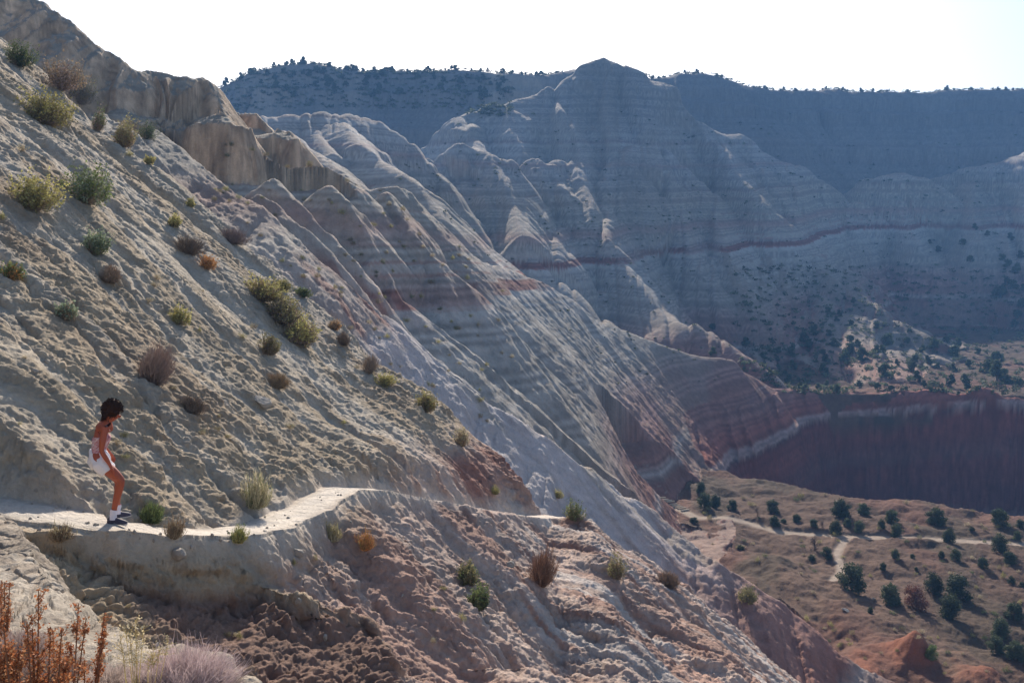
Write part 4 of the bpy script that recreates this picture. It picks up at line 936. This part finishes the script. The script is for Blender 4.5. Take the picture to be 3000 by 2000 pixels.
def foreground():
    """the plants on the bank right in front of the camera"""
    r = np.random.default_rng(77)
    def bank(px, d):
        x = (px - CX) / F * d; return Vector((x, d, ground_z(x, d)))
    # rust-coloured seed stalks
    def dock(px, d, height, n, label, seed, lean=0.0):
        r = np.random.default_rng(seed); p = bank(px, d)
        e = thing('seed_stalk_plant', p, label, 'dried plant', 'rust-coloured dried plants in the foreground')
        parts = []; lv = []; lc = []
        for k in range(n):
            ph = r.uniform(0, 6.28); hh = height * r.uniform(.5, 1.0) if k else height
            out_ = r.uniform(.05, .32) * hh if k else .02
            a = np.array([0, 0, -.05]); b = np.array([out_ * math.cos(ph) + lean * hh, out_ * math.sin(ph) * .6, hh]); m = (a + b) / 2 + np.array([out_ * .3 * math.cos(ph), 0, -.05 * hh])
            pts = np.array([a, m, b]); parts.append(tube(pts, [.005, .004, .002], 5))
            nb = int(9 + 7 * hh / height)
            for j in range(nb):                          # side spikes carrying tight whorls of seeds
                t = r.uniform(.25, .98); c = a + (m - a) * t * 2 if t < .5 else m + (b - m) * (t * 2 - 1)
                q = r.uniform(0, 6.28); ln = height * r.uniform(.06, .17) * (1.15 - t)**.5
                tip = c + np.array([math.cos(q) * ln * .75, math.sin(q) * ln * .6, ln * .8])
                parts.append(tube([c, (c + tip) / 2 - [0, 0, ln * .08], tip], [.002, .0016, .0008], 4))
                ns = int(26 * ln / .08) + 8; tt = r.uniform(.15, 1.05, (ns, 1)); lv.append(c + (tip - c) * tt + r.normal(size=(ns, 3)) * .0065)
            ns = 60; tt = r.uniform(.55, 1.02, (ns, 1)); lv.append(m + (b - m) * tt + r.normal(size=(ns, 3)) * .008)
        V, Fc = join(parts); obj('stems', mesh_from('stems', V, Fc, MATS['bark'], True, vary((.24, .12, .07), len(V), r, .12, 1)), e)
        c = np.concatenate(lv); nn = r.normal(size=c.shape); nn /= np.linalg.norm(nn, axis=1, keepdims=True)
        LV, LF = leaves(c, nn, r.uniform(.004, .0085, len(c)), r)
        lc = np.where(r.uniform(size=(len(c), 1)) > .3, np.array([[.34, .125, .05]]), np.array([[.44, .24, .12]])) * (1 + .25 * r.normal(size=(len(c), 1))).clip(.5, 1.6)
        obj('seed_heads', mesh_from('seed_heads', LV, LF, MATS['leaf'], False, np.repeat(lc, 4, 0).clip(.02, .8).astype(f32)), e)
    dock(118, 3.9, .66, 9, 'tallest rust-coloured seed plant in the lower left corner', 1, .02)
    dock(60, 3.7, .44, 8, 'low bushy rust-coloured plant at the very bottom left', 2, -.02)
    dock(200, 4.3, .50, 5, 'rust-coloured seed plant right of the tallest one', 3, .05)
    dock(258, 4.4, .47, 4, 'thin rust-coloured stalk nearest the mauve bush', 4, .12)
    dock(8, 5.2, .42, 6, 'rust-coloured plant half cut off by the left edge', 5, .02)
    dock(160, 3.6, .20, 8, 'short spreading rust-coloured plant on the bottom edge', 6)
    dock(35, 4.4, .28, 14, 'wide rust-coloured clump between the tallest plant and the left edge', 7)
    dock(300, 4.0, .16, 8, 'low rusty sprigs beside the straw-yellow seed grass', 8)
    # ricegrass
    def rice(px, d, h, n, label, seed):
        r = np.random.default_rng(seed); p = bank(px, d); e = thing('ricegrass', p, label, 'grass', 'tall seed grasses in the foreground')
        b0 = r.normal(size=(n, 3)) * [.012, .012, 0]; tp = b0 + np.stack([r.normal(size=n) * .045 * h / .4, r.normal(size=n) * .04, h * r.uniform(.75, 1, n)], -1)
        md = (b0 + tp) / 2 + r.normal(size=(n, 3)) * .006
        v1, f1 = blades(b0 - [0, 0, .04], md, .0024, .002, r); v2, f2 = blades(md, tp, .002, .001, r)
        k = 26; s = np.repeat(tp, k, 0); t = r.uniform(.55, 1, (n * k, 1)); s0 = np.repeat(md, k, 0) + (s - np.repeat(md, k, 0)) * t
        s1 = s0 + np.stack([r.normal(size=n * k) * .022, r.normal(size=n * k) * .02, r.uniform(0, .035, n * k)], -1)
        v3, f3 = blades(s0, s1, .0009, .0006, r); V, Fc = join([(v1, f1), (v2, f2), (v3, f3)])
        obj('stems', mesh_from('stems', V, Fc, MATS['leaf'], False, vary((.46, .36, .16), 2 * n + n * k, r, .15)), e)
        LV, LF = leaves(s1, r.normal(size=s1.shape), r.uniform(.0045, .0075, len(s1)), r)
        obj('seeds', mesh_from('seeds', LV, LF, MATS['leaf'], False, vary((.66, .56, .36), len(s1), r, .12)), e)
    rice(396, 4.15, .44, 9, 'tall straw-yellow seed grass in front of the shaded bank', 11)
    rice(440, 4.3, .33, 5, 'shorter straw-yellow seed grass left of the mauve bush', 12)
    rice(372, 4.0, .20, 12, 'low yellow grass tuft under the tall seed grass', 13)
    # fine twig bushes
    def twigbush(px, d, w, h, n, col, label, seed, name='twig_bush'):
        r = np.random.default_rng(seed); p = bank(px, d); e = thing(name, p, label, 'twig bush', 'fine twig bushes in the foreground')
        u = r.uniform(0, 1, n) ** .5; ph = r.uniform(0, 6.28, n); rad = 1 + .15 * np.sin(3 * ph)
        tip = np.stack([w / 2 * u * np.cos(ph) * rad, w / 2 * u * np.sin(ph) * rad, h * np.sqrt(np.maximum(1 - u ** 2 * .8, .05)) * r.uniform(.7, 1.05, n)], -1)
        base = tip * [.15, .15, 0] - [0, 0, .03]; md = (base + tip) / 2 + r.normal(size=(n, 3)) * w * .03
        A = [blades(base, md, .0016, .0012, r), blades(md, tip, .0012, .0005, r)]
        k = 3; T = np.repeat(tip, k, 0); M = np.repeat(md, k, 0); s0 = M + (T - M) * r.uniform(0, .8, (n * k, 1)); s1 = s0 + (T - M) * .35 + r.normal(size=(n * k, 3)) * w * .05
        A.append(blades(s0, s1, .0009, .0004, r)); V, Fc = join(A)
        cc = vary(col, len(Fc), r, .22); obj('twigs', mesh_from('twigs', V, Fc, MATS['leaf'], False, cc), e)
    twigbush(540, 4.5, .52, .27, 1500, (.47, .37, .36), 'dome of fine mauve-grey twigs at the bottom edge', 21)
    twigbush(420, 4.35, .22, .14, 700, (.42, .34, .32), 'small mauve twig clump left of the big twig dome', 22)
    twigbush(60, 5.0, .30, .16, 800, (.40, .31, .28), 'greyish twig clump behind the rust-coloured plants', 23)
    twigbush(250, 4.1, .26, .10, 700, (.36, .33, .36), 'low blue-grey twig mat right of the rust-coloured plants', 24)
    twigbush(330, 4.6, .34, .13, 900, (.42, .35, .31), 'flat greyish twig mat behind the seed grass', 26)
    twigbush(140, 4.7, .34, .15, 800, (.38, .28, .24), 'brownish twig clump on the crest of the near bank', 27)
    twigbush(640, 4.3, .2, .10, 350, (.44, .36, .30), 'small pale twig clump right of the big mauve dome', 28)
    twigbush(10, 3.5, .16, .2, 160, (.16, .13, .13), 'dark thin twigs in the bottom left corner', 25)


def skin_body(name, verts, edges, radii, mat, levels=2, root=0):
    me = bpy.data.meshes.new(name); me.from_pydata(verts, edges, [])
    o = bpy.data.objects.new(name, me); link(o)
    md = o.modifiers.new('skin', 'SKIN')
    for i, rr in enumerate(radii):
        sv = me.skin_vertices[0].data[i]; sv.radius = rr if isinstance(rr, tuple) else (rr, rr); sv.use_root = (i == root)
    md.use_smooth_shade = True
    sb = o.modifiers.new('sub', 'SUBSURF'); sb.levels = levels; sb.render_levels = levels
    dg = bpy.context.evaluated_depsgraph_get(); ev = o.evaluated_get(dg); m2 = bpy.data.meshes.new_from_object(ev)
    o.modifiers.clear(); o.data = m2; m2.materials.clear(); m2.materials.append(mat)
    bm = bmesh.new(); bm.from_mesh(m2); vs = [v for v in bm.verts if v.co.z > 1.12]
    for _ in range(5): bmesh.ops.smooth_vert(bm, verts=vs, factor=.5, use_axis_x=True, use_axis_y=True, use_axis_z=True)
    bm.to_mesh(m2); bm.free()
    for p in m2.polygons: p.use_smooth = True
    return o
def plain(name, col, rough=.6, spec=.3, noise=0.0, sss=0):
    m = bpy.data.materials.new(name); m.use_nodes = True; nt = m.node_tree; b = nt.nodes['Principled BSDF']
    b.inputs['Roughness'].default_value = rough; b.inputs['Specular IOR Level'].default_value = spec
    n = nt.nodes.new('ShaderNodeTexNoise'); n.inputs['Scale'].default_value = 60; n.inputs['Detail'].default_value = 4
    mr = nt.nodes.new('ShaderNodeMapRange'); mr.inputs['To Min'].default_value = 1 - noise; mr.inputs['To Max'].default_value = 1 + noise
    mx = nt.nodes.new('ShaderNodeMix'); mx.data_type = 'RGBA'; mx.blend_type = 'MULTIPLY'; mx.inputs[0].default_value = 1
    mx.inputs[6].default_value = col + (1,); tc = nt.nodes.new('ShaderNodeTexCoord'); nt.links.new(tc.outputs['Object'], n.inputs['Vector'])
    nt.links.new(n.outputs['Fac'], mr.inputs['Value']); nt.links.new(mr.outputs[0], mx.inputs[7]); nt.links.new(mx.outputs[2], b.inputs['Base Color'])
    return m
def hiker():
    from mathutils.bvhtree import BVHTree
    skin = plain('skin', (.37, .082, .034), .5, .4, .12); cloth = plain('white_cotton', (.78, .73, .72), .85, .2, .06); sock = plain('sock', (.72, .68, .74), .9, .1, .08)
    shoe = plain('shoe', (.055, .05, .075), .7, .3, .5); sole = plain('shoe_sole', (.45, .43, .42), .8, .2, .1); eye = plain('eye', (.02, .015, .012), .3, .5, .0)
    y0 = 12.8; x0 = (320 - CX) / F * y0
    gz = float(np.interp(0, [0], [ground_z(x0 + .06, y0)]))
    root = thing('person', (x0, y0, gz + .005), 'person with curly dark hair in pink tank top and white shorts walking down the trail', 'person')
    J = [((-.15,.05,.84),(.125,.105)), ((-.165,.06,.95),(.098,.082)), ((-.135,.07,1.07),(.118,.095)), ((-.11,.085,1.18),(.142,.102)), ((-.085,.09,1.265),(.105,.074)), ((-.055,.095,1.325),(.046,.046)),
         ((.0,.10,1.40),(.060,.062)), ((.022,.105,1.465),(.080,.084)), ((.03,.108,1.52),(.062,.066)), ((.062,.135,1.375),(.048,.042)),
         ((-.035,-.045,1.245),(.055,.052)), ((-.05,-.085,1.11),(.048,.047)), ((-.06,-.10,.965),(.033,.034)), ((-.01,-.085,.87),(.034,.031)), ((.035,-.07,.79),(.022,.025)), ((.058,-.062,.735),(.018,.036)),
         ((-.175,.215,1.265),(.052,.050)), ((-.215,.235,1.15),(.040,.040)), ((-.25,.255,1.03),(.032,.032)), ((-.19,.30,.94),(.031,.03)), ((-.135,.335,.87),(.022,.022)), ((-.11,.35,.82),(.018,.032)),
         ((-.11,-.02,.79),(.095,.09)), ((.03,-.005,.68),(.082,.08)), ((.155,.01,.565),(.055,.056)), ((.115,.012,.42),(.054,.056)), ((.07,.008,.24),(.037,.04)), ((.05,.005,.11),(.030,.033)),
         ((-.17,.125,.79),(.09,.085)), ((-.06,.145,.66),(.075,.075)), ((.055,.175,.525),(.053,.053)), ((.025,.22,.39),(.051,.052)), ((.0,.27,.24),(.036,.038)), ((-.015,.295,.12),(.030,.032))]
    E = [(0,1),(1,2),(2,3),(3,4),(4,5),(5,6),(6,7),(7,8),(6,9),(4,10),(10,11),(11,12),(12,13),(13,14),(14,15),(4,16),(16,17),(17,18),(18,19),(19,20),(20,21),(0,22),(22,23),(23,24),(24,25),(25,26),(26,27),(0,28),(28,29),(29,30),(30,31),(31,32),(32,33)]
    J[0] = (J[0][0], (.104, .088)); J[1] = (J[1][0], (.088, .074)); V = [j[0] for j in J]; Rr = [j[1] for j in J]
    def finger(base, pts, r0):
        k = base
        for i, p in enumerate(pts):
            V.append(p); Rr.append(r0 * (1 - .12 * i)); E.append((k, len(V) - 1)); k = len(V) - 1
    for q, ln in zip((-.026, -.009, .008, .024), (.060, .072, .068, .052)):     # right hand resting on the thigh
        finger(15, [(.072 - q * .2, -.055 + q, .705), (.085 - q * .2, -.045 + q, .705 - ln * .55), (.088 - q * .2, -.036 + q, .700 - ln)], .0088)
    finger(15, [(.078, -.098, .735), (.095, -.10, .705), (.102, -.094, .680)], .0095)
    for q, ln in zip((-.024, -.008, .008, .022), (.058, .070, .066, .05)):
        finger(21, [(-.095 + q * .5, .36 + q, .79), (-.088 + q * .5, .363 + q, .79 - ln * .5), (-.095 + q * .5, .36 + q, .785 - ln)], .0088)
    finger(21, [(-.085, .325, .815), (-.07, .318, .79)], .0095)
    body = skin_body('body', V, E, Rr, skin, 2, 0); body.parent = root
    # face details
    fd = Vector((.62, .50, -.60)).normalized(); up = Vector((.46, .38, .80)).normalized(); rt = fd.cross(up).normalized(); hc = Vector((.035, .115, 1.435))
    def blob(name, c, r, mat, s=(1, 1, 1)):
        bm = bmesh.new(); bmesh.ops.create_icosphere(bm, subdivisions=2, radius=1)
        for v in bm.verts: v.co = c + (rt * v.co.x * s[0] + fd * v.co.y * s[1] + up * v.co.z * s[2]) * r
        me = bpy.data.meshes.new(name); bm.to_mesh(me); bm.free(); me.materials.append(mat)
        for p in me.polygons: p.use_smooth = True
        o = bpy.data.objects.new(name, me); link(o); o.parent = root; return o
    blob('nose', hc + fd * .082 - up * .018, .015, skin, (.8, 1, 1.5))
    for sg in (-1, 1):
        blob('eye', hc + fd * .068 + rt * sg * .030 + up * .012, .011, eye, (1.2, .6, .7)); blob('ear', hc + rt * sg * .080 - fd * .005, .022, skin, (.4, .8, 1.4))
    blob('mouth', hc + fd * .071 - up * .050, .017, plain('lips', (.42, .12, .09), .5, .4, .05), (1.3, .4, .35))
    # hair: a mass of loose curls
    r = np.random.default_rng(3); bm = bmesh.new(); bmesh.ops.create_icosphere(bm, subdivisions=4, radius=1)
    for v in bm.verts:
        d = v.co.copy(); back = max(0, -d.dot(fd))
        rad = .116 + .022 * back + .030 * max(0, -d.z) * (1 if d.dot(fd) < -.1 else 0)
        if d.dot(fd) > .66 and d.dot(up) < .30: rad = .06
        n_ = .014 * (math.sin(d.x * 23) * math.sin(d.y * 19 + 1) * math.sin(d.z * 21 + 2))
        v.co = Vector((.008, .098, 1.478)) + d * (rad + n_)
    me = bpy.data.meshes.new('hair'); bm.to_mesh(me); bm.free(); HV = np.array([v.co[:] for v in me.vertices]); HF = np.array([p.vertices[:] for p in me.polygons])
    tri = lambda vf: (vf[0], np.concatenate([vf[1][:, [0, 1, 2]], vf[1][:, [0, 2, 3]]]))
    cen = np.array([.008, .095, 1.465]); far = np.linalg.norm(HV - cen, axis=1) > .085; ids = np.where(far)[0]
    curls = []
    for _ in range(900):
        p = HV[r.choice(ids)]; d = (p - cen) / np.linalg.norm(p - cen); t = np.cross(d, r.normal(size=3)); t /= np.linalg.norm(t); ln = r.uniform(.018, .04)
        q = p - d * .008
        curls.append((q, q + d * ln * .55 + t * ln * .35, q + d * ln * .5 + t * ln * .9 - np.array([0, 0, .012])))
    A = np.array([c[0] for c in curls]); B = np.array([c[1] for c in curls]); Cc = np.array([c[2] for c in curls])
    b1 = blades(A, B, .005, .004, r); b2 = blades(B, Cc, .004, .0015, r)
    # hair falling on the nape
    n = 260; a = np.stack([r.uniform(-.12, -.03, n), r.uniform(.05, .14, n), r.uniform(1.36, 1.46, n)], -1); b = a + np.stack([r.normal(size=n) * .012 - .012, r.normal(size=n) * .014, -r.uniform(.05, .10, n)], -1)
    b3 = blades(a, b, .006, .002, r); b3b = blades(a + [.01, .0, 0], b + [.015, -.012, .01], .006, .002, r)
    VV, FF = join([(HV, HF), tri(b1), tri(b2), tri(b3), tri(b3b)])
    hm = mesh_from('hair', VV, FF[:, :], MATS['twig'], True, np.tile(np.array([[.055, .026, .017]], f32), (len(VV), 1))); ho = obj('hair', hm, root)
    hm.validate()
    # shorts
    bm = bmesh.new()
    for c_, r_ in (((-.17,.056,.93),.104), ((-.165,.055,.89),.118), ((-.152,.055,.83),.140), ((-.108,-.005,.775),.115), ((-.064,-.01,.735),.108), ((-.03,-.008,.70),.104),
                   ((-.158,.11,.775),.112), ((-.112,.122,.73),.104), ((-.072,.13,.695),.096), ((-.19,.06,.80),.11)):
        bmesh.ops.create_icosphere(bm, subdivisions=3, radius=r_, matrix=Matrix.Translation(c_) @ Matrix.Diagonal((1, .88, 1, 1)))
    me = bpy.data.meshes.new('shorts'); bm.to_mesh(me); bm.free(); so = bpy.data.objects.new('shorts', me); link(so)
    md = so.modifiers.new('r', 'REMESH'); md.mode = 'VOXEL'; md.voxel_size = .011
    m2 = bpy.data.meshes.new_from_object(so.evaluated_get(bpy.context.evaluated_depsgraph_get())); so.modifiers.clear(); so.data = m2
    bm = bmesh.new(); bm.from_mesh(m2)
    for _ in range(4): bmesh.ops.smooth_vert(bm, verts=bm.verts, factor=.6, use_axis_x=True, use_axis_y=True, use_axis_z=True)
    tn = Vector((.62, .05, -.78)).normalized(); hem = Vector((-.02, 0, .68)).dot(tn)
    for v in bm.verts:
        v.co.z = min(v.co.z, .962); k = v.co.dot(tn) - hem
        if k > 0: v.co -= tn * k
        w_ = .004 * math.sin(v.co.x * 60 + v.co.z * 35) + .003 * math.sin(v.co.y * 90 + v.co.z * 50); v.co += Vector((w_, w_ * .6, 0))
    bm.to_mesh(m2); bm.free(); m2.materials.append(cloth)
    for p in m2.polygons: p.use_smooth = True
    so.parent = root
    # tank top, wrapped over the torso
    deps = BVHTree.FromPolygons([v.co[:] for v in body.data.vertices], [p.vertices[:] for p in body.data.polygons])
    seg, rows = 40, 16; TV = []; TF = []; TC = []
    ax = [(-.165,.058,.935),(-.165,.06,.97),(-.135,.07,1.07),(-.11,.085,1.18),(-.10,.09,1.25)]
    for i in range(rows):
        for k in range(seg):
            th = 2 * math.pi * k / seg; dx, dy = math.cos(th), math.sin(th)
            facing = dx * .77 + dy * .64; side_ = abs(-dx * .64 + dy * .77)
            zt = 1.125 + .075 * max(0, facing) + (.0 if side_ > .75 else .0)
            z = .925 + (zt - .925) * i / (rows - 1)
            cx = np.interp(z, [a_[2] for a_ in ax], [a_[0] for a_ in ax]); cy = np.interp(z, [a_[2] for a_ in ax], [a_[1] for a_ in ax])
            o_ = Vector((cx, cy, z)); hitp = deps.ray_cast(o_, Vector((dx, dy, 0)), .26)[0]
            rr = (hitp - o_).length if hitp else .1
            rr = min(rr, .125) + .007 + .003 * math.sin(th * 9 + z * 40)
            TV.append((cx + dx * rr, cy + dy * rr, z)); f_ = math.sin(th * 11 + 3 * math.sin(z * 70)) * math.sin(z * 95 + th * 3)
            TC.append((.66, .34, .34) if f_ > -.1 else ((.72, .58, .55) if f_ > -.5 else (.45, .12, .13)))
    for i in range(rows - 1):
        for k in range(seg): TF.append((i * seg + k, i * seg + (k + 1) % seg, (i + 1) * seg + (k + 1) % seg, (i + 1) * seg + k))
    tt = obj('tank_top', mesh_from('tank_top', np.array(TV), np.array(TF), MATS['twig'], True, np.array(TC, f32)), root)
    for bx, by, fx, fy in ((-.135, .015, .0, .03), (-.20, .15, -.10, .19)):
        V2, F2 = tube([(bx, by, 1.13), (bx + .01, by - .005, 1.20), ((bx + fx) / 2 + .01, (by + fy) / 2, 1.292), (fx, fy, 1.20)], [.006] * 4, 6)
        obj('strap', mesh_from('strap', V2, F2, MATS['twig'], True, np.tile(np.array([[.74, .52, .50]], f32), (len(V2), 1))), root)
    # socks and shoes
    for (ax_, ay_, dirx, diry) in ((.05, .005, .97, -.10), (-.015, .295, .62, .70)):
        V2, F2 = tube([(ax_ + .012, ay_, .19), (ax_ + .006, ay_, .165), (ax_, ay_, .12), (ax_, ay_, .06)], [.043, .047, .043, .045], 14)
        sk = obj('sock', mesh_from('sock', V2, F2, sock, True), root)
        bm = bmesh.new(); bmesh.ops.create_cube(bm, size=1); bmesh.ops.subdivide_edges(bm, edges=bm.edges[:], cuts=7, use_grid_fill=True)
        for v in bm.verts:
            t = v.co.x + .5; L = .265; x = -.075 + t * L
            w = np.interp(t, [0, .1, .35, .55, .8, .95, 1], [.026, .034, .032, .038, .044, .034, .014]); hgt = np.interp(t, [0, .08, .30, .45, .75, .95, 1], [.062, .088, .094, .074, .050, .036, .022])
            zz = (v.co.z + .5); yy = v.co.y * 2
            wz = w * (1 - .35 * zz ** 2); v.co = Vector((x, yy * wz, .012 + zz * hgt * (1 - .25 * yy * yy)))
        me = bpy.data.meshes.new('shoe'); bm.to_mesh(me); bm.free(); me.materials.append(shoe)
        for p in me.polygons: p.use_smooth = True
        sh = obj('shoe', me, root); sh.location = (ax_, ay_, 0); sh.rotation_euler = (0, 0, math.atan2(diry, dirx))
        bm = bmesh.new(); n = 28
        ring = []
        for k in range(n):
            th = 2 * math.pi * k / n; x = .057 + .136 * math.cos(th); yv = math.sin(th) * (.036 + .010 * math.cos(th)) ; ring.append((x, yv))
        lo_ = [bm.verts.new((x, y, 0)) for x, y in ring]; hi_ = [bm.verts.new((x, y, .022)) for x, y in ring]
        bm.faces.new(lo_[::-1]); bm.faces.new(hi_)
        for k in range(n): bm.faces.new((lo_[k], lo_[(k + 1) % n], hi_[(k + 1) % n], hi_[k]))
        me = bpy.data.meshes.new('sole'); bm.to_mesh(me); bm.free(); me.materials.append(sole); so2 = obj('sole', me, sh)
SUN_EL, SUN_AZ, SUN_STR, SKY_STR, SKY_DUST, EXPO = 29, -4, 5.0, .11, 5.0, 0.72
HAZE, HAZE_COL = .0005, (.22, .5, 1.0)
setup()
MATS['leaf'] = leaf_material('leaf', .75, .3); MATS['twig'] = leaf_material('twig', .9, 0); MATS['bark'] = leaf_material('bark', .9, 0)
build_land()
print('land', time.time() - T0)
plants()
hiker()
print('done', time.time() - T0)
